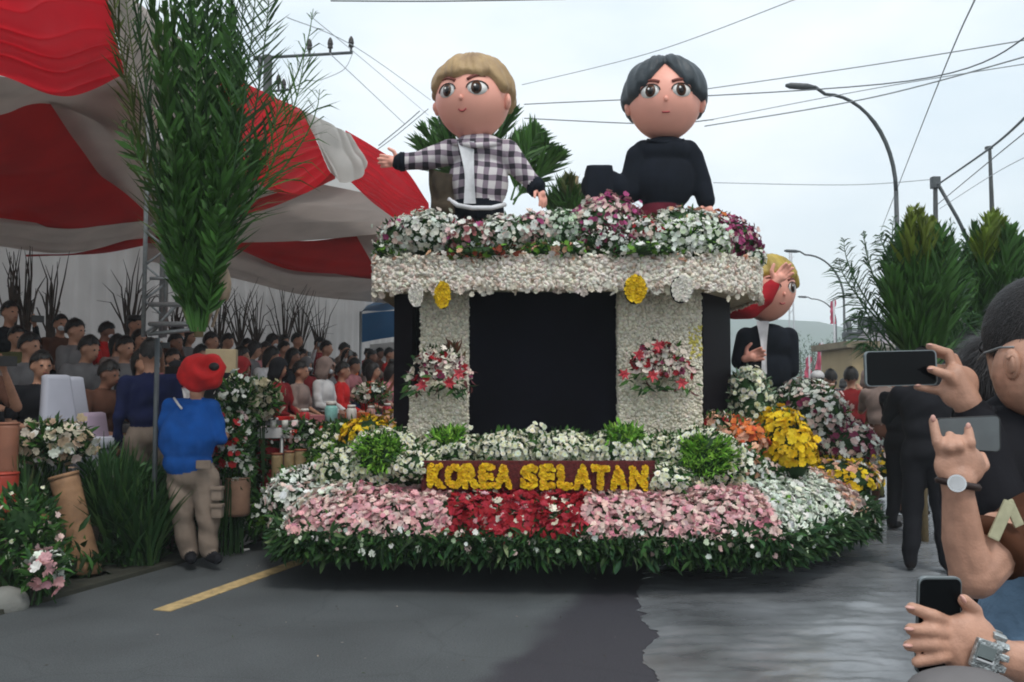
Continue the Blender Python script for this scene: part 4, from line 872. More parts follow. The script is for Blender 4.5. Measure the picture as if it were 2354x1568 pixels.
# bouquets fixed to the pillars
def bouquet(vx, vy, Y, w, h, lab, redpts, seed=0):
    c_ = np.array(at(vx, vy, Y)); sp = Soup(); k = Y/FPX
    N = 150; a_ = NR.random(N)*math.pi; r_ = NR.random(N)**.6
    P = c_ + np.c_[np.cos(a_)*r_*w*k, -.12*NR.random(N)*(1.1-r_), np.sin(a_)*r_*h*k]
    nr = np.c_[np.cos(a_)*r_, -np.ones(N), np.sin(a_)*r_*.9+.1]
    sp.add(BLOOM, frames(N, nr, NR.uniform(.018,.038,N), .45), P, cols(N, [((.78,.70,.60),5),(RED,1.6),(PAL,1),(PUR,1)]))
    m = 130; ii = NR.integers(0, N, m); sp.add(LEAF, leafframes(m, nr[ii]+NR.normal(0,.4,(m,3)), NR.uniform(.05,.11,m)), P[ii]+[0,.03,0], cols(m, [(DGR,2),(MGR,1),((.09,.03,.03),1.2)], .2))
    m = 60; P2 = c_ + np.c_[NR.uniform(-1,1,m)*w*k, NR.uniform(-.08,.02,m), NR.uniform(-.12,.04,m)]
    sp.add(LEAF, leafframes(m, np.c_[NR.normal(0,.8,m), -NR.random(m), -NR.random(m)*.8], NR.uniform(.06,.13,m)), P2, cols(m, [(DGR,2),(MGR,2),((.10,.03,.03),1)], .2))
    o = sp.build('bouquet', FLORA, F, label=lab)
    for (x, y_) in redpts:
        s2 = Soup(); q = np.array(at(x, y_, Y-.12))
        for rg in range(3): s2.add(t_bloom(6,.9,(1,1,1),rg), frames(1, np.array([[R.uniform(-.3,.3),-1,-.1]]), np.array([.058-.012*rg]), .05), q[None], cols(1, [((.62,.05,.07),1),((.70,.10,.12),1)]))
        s2.build('anthurium', FLORA, o)
bouquet(1010,872,7.62,72,72,'flower bouquet on the left pillar',[(972,885),(1033,879),(1055,858)])
bouquet(1515,865,7.78,82,78,'flower bouquet on the right pillar',[(1470,815),(1435,860),(1500,862),(1568,879),(1512,795)])
sp = Soup(); c_ = np.array(at(1040,820,7.7)); m = 30; sp.add(LEAF, leafframes(m, np.c_[NR.normal(0,.4,m),-NR.random(m)*.4,np.ones(m)], NR.uniform(.08,.17,m)), c_+NR.normal(0,.03,(m,3)), cols(m, [((.13,.05,.03),2),((.09,.07,.03),1)], .2)); sp.build('dried_leaves', FLORA, F)
# flowers on the roof
zr = z2
for (vx, vy, Y, rx, rz_, pal, n, kw) in [
  (925,545,8.1,.22,.22,[(WHT,4),(PAL,2),(MAG,1.2)],260,{}),(985,535,8.0,.28,.26,[(WHT,8),(CRM,1)],420,{}),(1075,550,7.95,.25,.22,[(WHT,2),(PAL,2),((.35,.12,.12),3),(MAG,.8)],300,dict(leafcol=(.12,.03,.03))),
  (1160,540,8.0,.25,.22,[(WHT,5),(PAL,1.5)],320,{}),(1235,530,8.1,.24,.22,[(PAL,3),(WHT,3),(MAG,.7)],260,{}),(1290,530,8.1,.2,.24,[((.55,.68,.5),4),(WHT,3)],260,dict(leafcol=(.1,.2,.08),leaves=1)),
  (1380,525,8.1,.3,.30,[(PAL,3),(WHT,2),(MAG,2),(PUR,1)],420,{}),(1400,500,8.3,.28,.28,[(MAG,4),(PAL,3),(PNK,3)],360,{}),(1395,558,7.9,.26,.17,[(WHT,3),(PUR,1)],200,dict(leafcol=(.05,.05,.02),leaves=1.6)),
  (1570,555,7.95,.40,.26,[(WHT,7),((.6,.7,.5),2)],560,dict(leafcol=GRN,leaves=1)),(1570,520,8.2,.38,.22,[(WHT,5),(PCH,1)],300,{}),(1670,550,8.3,.26,.26,[(MAG,4),(PUR,3),(PAL,1.5)],380,{}),(1695,575,8.5,.2,.22,[(MAG,3),(PUR,3),(WHT,1)],240,{}),
  (1640,510,8.6,.16,.14,[(ORG,3),(PCH,2)],90,{}),(1480,540,8.0,.2,.2,[(WHT,3),(PAL,2),(RED,1)],220,{}),(905,575,8.1,.16,.13,[(GRN,2),(WHT,2)],120,dict(leaves=2)),(1725,590,8.3,.1,.1,[(WHT,3),(GRN,1)],60,{}),
  (1280,575,7.85,.35,.10,[(GRN,2),(PCH,1),(WHT,1)],130,dict(leaves=2)),(1110,580,7.85,.4,.09,[(GRN,1),((.3,.06,.03),1.5),(PCH,.5)],120,dict(leaves=2,leafcol=(.05,.06,.02))),(1460,575,7.8,.4,.09,[(GRN,1),(WHT,2)],130,dict(leaves=2))]:
    fm(at(vx,vy+8,Y), (rx,.3,rz_*.82), pal, int(n*1.7), None, **{**dict(size=.026, t=BLOOM, leaves=.28, leafsize=.07, zmin=-.75, jit=.10), **kw})
# ================================================================== THE DOLLS ON THE FLOAT
DS = mat('doll_skin', (.90,.42,.32), .45, .05, 3, spec=.4); EW = mat('eye_white', (.92,.90,.86), .35, .03); EI = mat('iris_brown', (.09,.035,.015), .3, .2)
BROW = mat('brow_brown', (.20,.05,.035), .6); LIPM = mat('doll_lip', (.45,.08,.08), .5)
def smooth_mesh(me): me.polygons.foreach_set('use_smooth', np.ones(len(me.polygons), bool)); return me
def doll_head(o, c, rx, ry, rz, yaw, hairm, style, browtilt=.2, smile=.02):
    """round head with chin, ears, eyes, brows, nose, mouth, and a moulded wig"""
    M = Matrix.Translation(c) @ Matrix.Rotation(yaw, 4, 'Z')
    def surf(a, e, k=1.0):      # azimuth (0 = towards -Y), elevation
        x, y, z = math.sin(a)*math.cos(e), -math.cos(a)*math.cos(e), math.sin(e)
        f = 1-.09*max(0, -z)**1.6; return Vector((x*rx*f*k, y*ry*f*k, z*rz*k))
    bm = bm_new(); U, V_ = 40, 24; g = [[bm.verts.new(M@surf(2*math.pi*i/U, -math.pi/2+math.pi*(j+.001)/(V_+.002))) for i in range(U)] for j in range(V_+1)]
    for j in range(V_):
        for i in range(U): bm.faces.new((g[j][i], g[j][(i+1)%U], g[j+1][(i+1)%U], g[j+1][i]))
    ball(bm, M@surf(0, -.20, 1.01), (rx*.055, rx*.07, rx*.075), 12, 8)
    h = put('head', smooth_mesh(bm_mesh(bm)), DS, o)
    for s in (-1, 1):
        bm = bm_new(); p = M@surf(s*1.50, -.12, 1.0); ball(bm, p, (rx*.10, rx*.16, rx*.22), 14, 10); ball(bm, p+(M.to_3x3()@Vector((s*.04*rx,-.07*rx,0))), (rx*.07, rx*.10, rx*.13), 10, 8); put('ear', smooth_mesh(bm_mesh(bm)), DS, o)
    for s in (-1, 1):
        a0, e0 = s*.44, .03
        def disc(da, de, ra, re, k, m, nm, par, thick=.012):
            bm = bm_new(); cc = bm.verts.new(M@surf(a0+da, e0+de, k+.012)); n_ = 24
            rg = [bm.verts.new(M@surf(a0+da+ra*math.cos(t*2*math.pi/n_), e0+de+re*math.sin(t*2*math.pi/n_)*(1 if math.sin(t*2*math.pi/n_) < 0 or nm != 'eye' else .85), k)) for t in range(n_)]
            rb = [bm.verts.new(M@surf(a0+da+ra*math.cos(t*2*math.pi/n_), e0+de+re*math.sin(t*2*math.pi/n_), k-thick)) for t in range(n_)]
            for t in range(n_): bm.faces.new((cc, rg[t], rg[(t+1)%n_])); bm.faces.new((rg[t], rb[t], rb[(t+1)%n_], rg[(t+1)%n_]))
            return put(nm, smooth_mesh(bm_mesh(bm)), m, par)
        e = disc(0, 0, .265, .172, 1.006, EW, 'eye', o); disc(-s*.03, .005, .14, .16, 1.022, EI, 'iris', e); disc(-s*.03, .005, .082, .102, 1.034, DARKM, 'pupil', e); disc(-s*.03-.04, .045, .026, .028, 1.044, EW, 'glint_dot', e)
        tb('eyelid', [M@surf(a0+.29*math.cos(t), e0+.182*math.sin(t)-.01, 1.02) for t in [k*math.pi/8 for k in range(9)]], rx*.016, DARKM, o, 6)
        tb('eyebrow', [M@surf(s*(.17+.50*t), .255+browtilt*2.6*(.9*t-.66*t*t)-.02, 1.012) for t in [k/6 for k in range(7)]], [rx*.042]*4+[rx*.035,rx*.025,rx*.012], BROW, o, 6)
    tb('mouth', [M@surf(-.12+.24*t, -.50+smile*(2*t-1)**2*2-(.02 if smile else 0), 1.012) for t in [k/6 for k in range(7)]], rx*.022, LIPM, o, 6)
    # wig
    bm = bm_new(); U, V_ = 96, 26; g = []
    for j in range(V_+1):
        row = []
        for i in range(U):
            a = -math.pi + 2*math.pi*i/U; A_ = abs(a)
            if style == 'bowl': low = .34 + .04*math.sin(a*9) - (.30*min(1, max(0, (A_-.75)/.35))) - .35*min(1, max(0, (A_-1.7)/.5))
            else: low = (.98 - 1.0*min(1, A_/.72)**.85 if A_ < .72 else -.02-.12*math.sin((A_-.72)*2)) if A_ < 1.35 else -.1 - .3*min(1,(A_-1.35)/.6)
            if style == 'part' and A_ < .72: low = max(low, .18)
            e = low + (math.pi/2-low)*j/V_
            t = 1.12 + .03*math.sin(a*23+3*math.sin(a*3)+e*4)*math.cos(e) + .025*math.sin(a*7+e*5)*math.cos(e)
            if style == 'bowl': t += .05*math.sin(math.pi*j/V_) + .012*math.sin(a*41+e*9); 
            else:
                t += .08*math.sin(min(math.pi, math.pi*j/V_*1.1)) - .09*math.exp(-(a/.16)**2)*(1 if abs(a) < 1 else 0)*math.cos(e*.8)
            if j == 0: t = 1.0
            if j == 1: t = 1.0+(t-1)*.8
            row.append(bm.verts.new(M@(surf(a, e, t)+Vector((0,0,.02*rz)))))
        g.append(row)
    for j in range(V_):
        for i in range(U): bm.faces.new((g[j][i], g[j][(i+1)%U], g[j+1][(i+1)%U], g[j+1][i]))
    bmesh.ops.remove_doubles(bm, verts=bm.verts, dist=1e-4)
    put('wig', smooth_mesh(bm_mesh(bm)), hairm, o)
    return M, surf
def plaid():
    m = bpy.data.materials.new('plaid_cloth'); m.use_nodes = True; n = m.node_tree; l = n.links.new; b = n.nodes['Principled BSDF']; b.inputs['Roughness'].default_value = .85
    g = n.nodes.new('ShaderNodeTexCoord'); prev = None
    cr = []
    for sc, ax in ((1, 'X'), (1, 'Z')):
        w = n.nodes.new('ShaderNodeTexWave'); w.bands_direction = ax; w.inputs['Scale'].default_value = 2.6; w.inputs['Distortion'].default_value = 2.2; w.inputs['Detail'].default_value = 2
        l(g.outputs['Object'], w.inputs['Vector']); r = n.nodes.new('ShaderNodeValToRGB'); r.color_ramp.interpolation = 'CONSTANT'
        r.color_ramp.elements[0].color = (.10,.08,.10,1); r.color_ramp.elements[1].position = .42; r.color_ramp.elements[1].color = (.8,.74,.74,1)
        l(w.outputs[1], r.inputs[0]); cr.append(r)
    mx = n.nodes.new('ShaderNodeMix'); mx.data_type = 'RGBA'; mx.inputs[0].default_value = .5; l(cr[0].outputs[0], mx.inputs[6]); l(cr[1].outputs[0], mx.inputs[7])
    r = n.nodes.new('ShaderNodeValToRGB'); r.color_ramp.interpolation = 'CONSTANT'; r.color_ramp.elements[0].color = (.025,.02,.03,1); r.color_ramp.elements[1].position = .3; r.color_ramp.elements[1].color = (.24,.19,.23,1)
    e = r.color_ramp.elements.new(.6); e.color = (.62,.58,.58,1); l(mx.outputs[2], r.inputs[0]); l(r.outputs[0], b.inputs['Base Color']); return m
PLAID = plaid()
WIG1 = mat('wig_blond', (.46,.31,.15), .55, .22, 5, bump=.6, bscale=22, hue2=(.27,.17,.085)); WIG2 = mat('wig_black', (.045,.058,.068), .5, .25, 6, bump=.6, bscale=22); WIG3 = mat('wig_olive', (.44,.31,.05), .5, .25, 6, bump=.5, bscale=22)
DBL = cloth('doll_black', (.010,.013,.020)); DMR = cloth('doll_maroon', (.10,.012,.022)); DWT = cloth('doll_white', (.72,.72,.74)); DRD = cloth('doll_red', (.45,.02,.03))
def hand_prims(w, d, side, r=.03, k=1.0, spread=.35, mi=0):
    """palm and five separate short fingers at w pointing along d; side = thumb side"""
    w, d = Vector(w), Vector(d).normalized(); sd = Vector(side); sd = (sd-d*sd.dot(d)).normalized(); n_ = d.cross(sd); P = [('c', w, w+d*.05*k, r*.9*k, r*1.15*k, mi)]
    for q, (o_, l_) in enumerate(((.030,.105),(.010,.12),(-.010,.115),(-.030,.095))):
        b_ = w+d*.06*k+sd*o_*k; dr = (d+sd*o_*spread*14).normalized(); e_ = b_+dr*(l_-.06)*k; f_ = e_+(dr+n_*.5).normalized()*.04*k
        P += [('c', b_, e_, .013*k, .012*k, mi), ('c', e_, f_, .012*k, .010*k, mi)]
    b_ = w+d*.02*k+sd*.03*k; P += [('c', b_, b_+(d*.5+sd).normalized()*.045*k, .016*k, .014*k, mi), ('c', b_+(d*.5+sd).normalized()*.045*k, b_+(d+sd).normalized()*.085*k, .014*k, .011*k, mi)]
    return P
# doll 1: blond, plaid shirt, arms open
Y = 8.55; D1 = empty('cartoon_doll', at(1095,520,Y), label='big cartoon doll with blond bowl hair and plaid jacket, arms spread', cat='doll')
hc = at(1087,232,Y); doll_head(D1, hc, .365, .36, .385, -.28, WIG1, 'bowl', .16, .03)
sh_c = at(1100,345,Y); pv = at(1098,470,Y)
wl, wr = at(925,372,Y-.05), at(1236,432,Y-.05)
P = [('e', sh_c-Vector((0,0,.02)), (.30,.20,.18), None, 0), ('e', (sh_c+pv)/2-Vector((0,0,.06)), (.30,.21,.32), None, 0), ('e', pv-Vector((0,0,.05)), (.27,.19,.16), None, 1),
     ('c', at(1035,350,Y), at(975,368,Y-.03), .13, .105, 0), ('c', at(975,368,Y-.03), wl, .09, .085, 0), ('c', wl, wl+Vector((-.015,0,0)), .09, .088, 1),
     ('c', at(1165,350,Y), at(1205,400,Y-.02), .13, .10, 0), ('c', at(1205,400,Y-.02), at(1228,424,Y-.04), .09, .085, 0), ('c', at(1228,424,Y-.04), wr, .088, .085, 1)]
put('jacket', organic('jacket', P, .016, 4, [PLAID, DBL]), None, D1)
tb('sleeve_cuff', [at(930,372,Y-.05), at(920,372,Y-.05)], .094, DBL, D1, 18); tb('sleeve_cuff', [at(1226,425,Y-.04), at(1238,437,Y-.05)], .094, DBL, D1, 18)
put('hand', organic('hand', hand_prims(at(918,372,Y-.06), (-1,0,.05), (0,-.2,1), k=1.35), .008, 2, [DS]), None, D1)
put('hand', organic('hand', hand_prims(at(1240,432,Y-.06), (.3,-.1,-1), (-.7,-.7,0), k=1.25), .008, 2, [DS]), None, D1)
sheet('shirt_front', [at(1052,325,Y-.205),at(1068,400,Y-.235),at(1066,468,Y-.225)], [at(1090,325,Y-.205),at(1090,400,Y-.235),at(1094,468,Y-.225)], DWT, D1, n=20, k=6, folds=1, amp=.006)
sheet('jacket_flap', [at(985,385,Y-.02),at(1010,395,Y-.1),at(1040,400,Y-.2)], [at(990,500,Y-.02),at(1012,505,Y-.1),at(1045,490,Y-.2)], mat('olive_lining', (.07,.05,.03), .9, .3, 9), D1, n=20, k=10, folds=2, amp=.015)
tb('hem_band', [at(1032,458,Y-.16), at(1052,472,Y-.23), at(1085,478,Y-.24), at(1130,478,Y-.225), at(1162,470,Y-.16)], .022, DWT, D1)
for s in (-.11, .11): tb('leg', [pv+Vector((s,0,0)), pv+Vector((s,0,-.5))], .10, DBL, D1, 14)
tb('collar', [at(1040,326,Y-.12), at(1062,330,Y-.2), at(1090,335,Y-.22), at(1120,333,Y-.2), at(1150,328,Y-.12)], .03, PLAID, D1)
# doll 2: black hair parted in the middle, black sweater
Y = 8.5; D2 = empty('cartoon_doll', at(1530,520,Y), label='big cartoon doll with parted black hair and black sweater', cat='doll')
doll_head(D2, at(1528,236,Y), .355, .36, .375, -.14, WIG2, 'part', .10, .004)
a = lambda x, y, q=0: at(x, y, Y+q)
P = [('e', a(1530,352), (.28,.20,.16), None, 0), ('e', a(1527,415), (.30,.21,.32), None, 0), ('c', a(1480,350), a(1580,350), .12, .12, 0), ('e', a(1520,500), (.25,.19,.17), None, 1),
     ('c', a(1465,360), a(1448,440), .115, .12, 0), ('c', a(1448,440,.02), a(1400,428,-.02), .12, .15, 0), ('c', a(1400,428,-.02), a(1375,428,-.04), .155, .17, 0),
     ('c', a(1590,362), a(1612,420), .115, .10, 0), ('c', a(1612,420), a(1623,462,-.03), .10, .09, 0)]
put('sweater', organic('sweater', P, .016, 4, [DBL, DMR]), None, D2)
bm = bm_new(); box(bm, a(1376,428,-.05), (.26,.30,.36), bevel=.05); put('wide_sleeve', smooth_mesh(bm_mesh(bm)), DBL, D2)
put('hand', organic('hand', hand_prims(a(1626,468,-.04), (.15,-.2,-1), (-1,-.3,0), k=1.3), .008, 2, [DS]), None, D2)
put('hand', organic('hand', hand_prims(a(1368,462,-.1), (-.2,-.4,-1), (1,-.3,0), k=1.3), .008, 2, [DS]), None, D2)
for s in (-.12, .12): tb('trouser_leg', [a(1520+s*240,490), a(1520+s*240,560)], [.14,.12], DMR, D2, 14)
tb('collar', [a(1488,322,-.12), a(1504,325,-.16), a(1528,327,-.18), a(1552,325,-.16), a(1572,322,-.12)], .016, DBL, D2)
# doll 3 on the flank with its hand held up across the face
Y = 10.4; D3 = empty('cartoon_doll', at(1760,900,Y), label='cartoon doll on the rear flank with olive hair and red sleeve across its face', cat='doll')
doll_head(D3, at(1762,668,Y), .33, .34, .37, .35, WIG3, 'bowl', .1, .02)
a = lambda x, y, q=0: at(x, y, Y+q)
P = [('e', a(1765,790), (.31,.2,.24), None, 0), ('e', a(1765,850), (.28,.2,.3), None, 0), ('c', a(1715,775), a(1700,830,-.1), .12, .1, 0), ('c', a(1812,775), a(1818,850), .12, .1, 0)]
put('jacket', organic('jacket', P, .02, 4, [DBL]), None, D3)
sheet('shirt_front', [a(1738,738,-.15),a(1750,800,-.22),a(1750,860,-.23)], [a(1768,738,-.15),a(1762,800,-.22),a(1763,860,-.23)], DWT, D3, n=16, k=6, amp=.004, folds=1)
put('arm', organic('arm', [('c', a(1690,705,-.3), a(1720,702,-.42), .15, .16, 0), ('c', a(1720,702,-.42), a(1755,682,-.48), .16, .12, 0), ('c', a(1755,682,-.48), a(1778,655,-.5), .12, .075, 0)], .02, 4, [DRD]), None, D3)
put('hand', organic('hand', hand_prims(a(1780,650,-.52), (.7,0,.7), (-.7,-.2,.8), k=1.7), .01, 2, [DS]), None, D3)
put('hand', organic('hand', hand_prims(a(1712,825,-.2), (.6,-.3,.2), (0,-.2,1), k=1.6), .01, 2, [DS]), None, D3)
for s in (-22, 22): tb('leg', [a(1765+s,860), a(1765+s,960)], .11, DBL, D3, 12)

# ================================================================== PALM LEAF BUNDLES
def fan(cx, cy, Y, items, **kw):
    out = []
    for it in items:
        (bx_, by_, tx, ty), dy = it[0], it[1]
        out.append((at(bx_, by_, Y), at(tx, ty, Y+dy), Vector((it[2] if len(it) > 2 else 0, R.uniform(-.1,.1), R.uniform(0,.1))), it[3] if len(it) > 3 else {}))
    return out
Y = 6.6; DG = (.022,.052,.016); LG = (.12,.16,.02); YG = (.07,.10,.02)
its = []
for k in range(13):   # long outer leaves leaving the top of the picture
    u = -1+2*k/12; its.append(((450+u*20, 735, 445+u*(200 if u < 0 else 180), -150+abs(u)*40), R.uniform(-.25,.25), u*.10, dict(col=YG if k < 2 else (.03,.075,.022), n=58, ll=.38, wdt=.0095)))
for k in range(9):   # middle leaves
    u = -1+2*k/8; its.append(((452+u*20, 745, 452+u*100, 20+R.uniform(-60,70)), R.uniform(-.3,.1), u*.06, dict(ll=.30,n=56)))
for k in range(11):   # short inner leaves that make the dense lower body
    u = -1+2*k/10; its.append(((455+u*18, 752, 450+u*62, 290+R.uniform(-30,70)), R.uniform(-.3,0), u*.05, dict(ll=.25,n=60)))
for k in range(6):
    u = -1+2*k/5; its.append(((455+u*14, 762, 450+u*55, 440+R.uniform(-20,40)), R.uniform(-.3,0), u*.03, dict(ll=.2,n=50)))
its += [((470,640,700,120),.1,.16,dict(ll=.5,n=34,up=.8,wdt=.008,hang=.1)),((470,600,640,215),0,.12,dict(ll=.45,n=26,up=.8,wdt=.008,hang=.15)),((480,560,585,330),0,.08,dict(ll=.3,n=24,up=.85)),((430,520,285,280),0,-.05,dict(ll=.22,n=14,up=.7)),((462,560,735,205),.2,.2,dict(ll=.34,n=16,up=.6,wdt=.006,hang=.4)),((470,500,720,20),.1,.15,dict(ll=.4,n=16,up=.6,wdt=.006,hang=.4))]
palm_bundle('tallest palm leaf bundle on a pole in front of the red and white tent', (at(455,740,Y).x, Y, 0), 0, fan(0,0,Y,its,col=DG,ll=.46,n=84,up=.965,fold=.4,wdt=.0105), pole=[at(457,775,Y+.03),at(456,640,Y+.03)])
# tan sheath beside it
bm = bm_new(); pts = [at(505,690,6.7), at(510,650,6.7), at(505,610,6.7), at(492,572,6.7)]
tube(bm, spline(pts, 10), [.055,.068,.072,.07,.064,.056,.046,.034,.02,.006], 14)
for k, dx in enumerate((-.02,.03)): tube(bm, [at(497+k*12,685,6.7), at(474+k*14,752,6.66)], .012, 6)
put('leaf_sheath', smooth_mesh(bm_mesh(bm)), mat('tan_sheath', (.34,.25,.17), .7, .2, 9, bump=.4, bscale=30), label='tan boat shaped palm sheath at the foot of the tallest palm bundle', cat='palm sheath')
def rbundle(cx, base_y, top_y, Y, wdth, n, label, light, nleaf=34, seed=0, ll=.42, sides=()):
    its = []
    for k in range(n):
        u = -1+2*k/(n-1); tx = cx + u*wdth*R.uniform(.75,1.1); ty = top_y + abs(u)**1.6*(base_y-top_y)*.30 + R.uniform(-10,50)
        its.append(((cx+u*18, base_y, tx, ty), R.uniform(-.3,.3), u*.06, dict(tipcol=light if abs(u) < .45 else None, up=.9)))
    for k in range(n//2):
        u = -1+4*k/max(1,n-2); its.append(((cx+u*16, base_y+10, cx+u*wdth*.8, (base_y+top_y)/2+R.uniform(-20,40)), R.uniform(-.3,0), u*.04, dict(up=.9)))
    for (b0, b1, t0, t1, bend) in sides: its.append(((b0, b1, t0, t1), R.uniform(-.2,.2), bend, dict(up=.5, hang=.35, ll=.30, n=26, wdt=.009, col=(.03,.08,.025))))
    palm_bundle(label, (at(cx, base_y, Y).x, Y, 0), 0, fan(0,0,Y,its,col=(.032,.082,.024),ll=ll*.85,n=int(nleaf*1.4),up=.8,fold=.6,wdt=.011,hang=.05), pole=[(at(cx,base_y,Y).x,Y+.04,0),(at(cx,base_y,Y).x,Y+.04,at(cx,base_y,Y).z+.9)])
rbundle(2122, 870, 460, 8.6, 78, 17, 'wide palm leaf bundle right of the float with yellowish tips', LG, sides=((2080,800,1940,548,-.12),(2085,760,1985,530,-.08),(2080,830,1960,640,-.10),(2075,850,1970,720,-.1),(2090,700,2020,540,-.05),(2150,760,2215,560,.08),(2150,820,2225,640,.08),(2080,860,1985,790,-.05),(2095,720,2055,500,-.04),(2140,740,2185,500,.05),(2150,850,2240,720,.06),(2075,790,1930,600,-.12)))
rbundle(2288, 800, 470, 9.6, 66, 13, 'palm leaf bundle at the right edge behind the man with the raised phone', (.13,.19,.02), sides=((2260,760,2185,560,-.08),(2262,790,2190,640,-.08),(2310,740,2370,540,.08),(2265,700,2215,530,-.06)))
rbundle(1085, 420, 235, 12.5, 150, 11, 'thin palm leaf bundle behind the blond doll', DG, 26, ll=.36)
rbundle(1325, 560, 400, 11.5, 60, 9, 'yellow green palm tuft between the two big dolls', (.09,.11,.03), 26, ll=.34)
# fronds thrusting right of doll 1
palm_bundle('palm leaves sticking out right of the blond doll', (at(1190,500,10.5).x,10.5,2.6), 0, fan(0,0,10.5,[((1180,460,1292,348),0,.02),((1180,470,1262,330),.1,.02),((1175,460,1240,300),.1,.0)],col=MGR,ll=.3,n=28))

# ================================================================== POLES, LAMPS, WIRES
def lamp(px, tipx, tipy, bendy, Y, label):
    base = at(px+(3 if Y < 30 else 2), 880, Y); o = empty('street_lamp', (base.x, base.y, 0), label=label, cat='street lamp', group='curved street lamps on the right')
    h = at(px, bendy, Y).z; tip = at(tipx, tipy, Y); b_ = at(px, bendy, Y); k = tip.x-b_.x
    tb('pole', [(base.x,Y,0),(b_.x,Y,h*.55),(b_.x,Y,h)], [.075,.06,.045], POLEM, o, 10)
    top = tip.z; pts = [Vector((b_.x, Y, h))]
    for t in range(1, 13): an = t/12*math.pi/2; pts.append(Vector((b_.x + k*.82*(1-math.cos(an)), Y, h+(top-h)*.93*math.sin(an))))
    pts.append(tip+Vector((-k*.06,0,0))); pts.append(tip)
    tb('arm', pts, [.045]*7+[.036]*8, POLEM, o, 8)
    d = Vector((k,0,(top-h)*.05)).normalized(); bm = bm_new()
    tube(bm, [tip-d*.1, tip+d*.06, tip+d*.42, tip+d*.52], [.035,.07,.065,.03], 10); me = bm_mesh(bm)
    put('lamp_head', smooth_mesh(me), POLEM, o)
    if Y < 30: bx('clamp', (b_.x-.1, Y, at(px, 830, Y).z), (.16,.12,.1), POLEM, o, bevel=.01); 
    return o
lamp(2060,1862,200,440,18.5,'nearest and tallest curved street lamp, rising behind the palm leaves')
l2 = lamp(1940,1832,578,690,36,'middle curved street lamp with traffic signals on its pole')
lamp(1922,1853,683,740,56,'farthest and smallest curved street lamp')
# signals hanging from the middle lamp
Y = 36; o = l2
tb('signal_arm', [at(1942,740,Y), at(1975,728,Y), at(2030,748,Y)], .07, POLEM, o)
tb('signal_loop', [at(1950,735,Y), at(1953,765,Y), at(1966,775,Y), at(1978,762,Y), at(1978,735,Y)], .12, POLEM, o)
bx('signal_box', at(1998,738,Y), (.7,.4,.35), POLEM, o, bevel=.05); bx('signal_box', at(1953,772,Y), (.5,.4,.3), POLEM, o, bevel=.05)
tb('signal_arm', [at(1985,745,Y), at(2035,762,Y)], .14, POLEM, o)
# utility poles
ins = mat('insulator_brown', (.02,.015,.014), .4)
def insulator(p, s, par):
    bm = bm_new(); tube(bm, [p, p+Vector((0,0,.12*s)), p+Vector((0,0,.13*s)), p+Vector((0,0,.2*s)), p+Vector((0,0,.21*s)), p+Vector((0,0,.3*s)), p+Vector((0,0,.36*s))], [.025*s,.03*s,.06*s,.05*s,.065*s,.05*s,.02*s], 10); put('insulator', bm_mesh(bm), ins, par)
Y = 19; b_ = at(605,880,Y); o = empty('utility_pole', (b_.x, Y, 0), label='utility pole behind the tent with a long crossarm and three dark insulators', cat='utility pole')
tb('pole', [(b_.x,Y,0),(b_.x,Y,at(600,128,Y).z)], [.16,.09], mat('concrete_pole', (.06,.065,.065), .8, .2, 5), o, 12)
tb('crossarm', [at(583,134,Y), at(811,121,Y)], .035, POLEM, o); tb('brace', [at(598,136,Y), at(594,180,Y)], .04, POLEM, o)
tb('brace', [at(606,200,Y), at(622,134,Y)], .025, POLEM, o); tb('brace', [at(583,134,Y), at(610,133,Y)], .05, POLEM, o)
for vx, vy in ((711,127),(759,124),(807,121)): insulator(at(vx, vy, Y), 1.0, o)
for vx, vy in ((640,205),(652,215)): insulator(at(vx, vy, Y), .9, o)
tb('lower_crossarm', [at(596,212,Y), at(668,206,Y)], .03, POLEM, o)
Y = 24; b_ = at(2152,880,Y); o = empty('utility_pole', (b_.x, Y, 0), label='utility pole with a dark transformer cap rising from the wide palm leaf bundle', cat='utility pole')
tb('pole', [(b_.x,Y,0),at(2150,408,Y)], [.10,.06], MC['concrete_pole'], o); bx('cap_box', at(2150,420,Y), (.22,.2,.32), POLEM, o, bevel=.03)
tb('stay', [at(2160,430,Y), at(2200,500,Y), at(2240,580,Y)], .05, POLEM, o)
Y = 20; b_ = at(2284,880,Y); o = empty('utility_pole', (b_.x, Y, 0), label='thin utility pole at the right edge above the palm leaves', cat='utility pole')
tb('pole', [(b_.x,Y,0),at(2280,470,Y),at(2275,336,Y)], [.07,.05,.035], MC['concrete_pole'], o); bx('bracket', at(2273,340,Y), (.14,.1,.06), POLEM, o)
WM = mat('cable_grey', (.36,.39,.41), .7); WM2 = mat('cable_dark', (.16,.18,.19), .7)
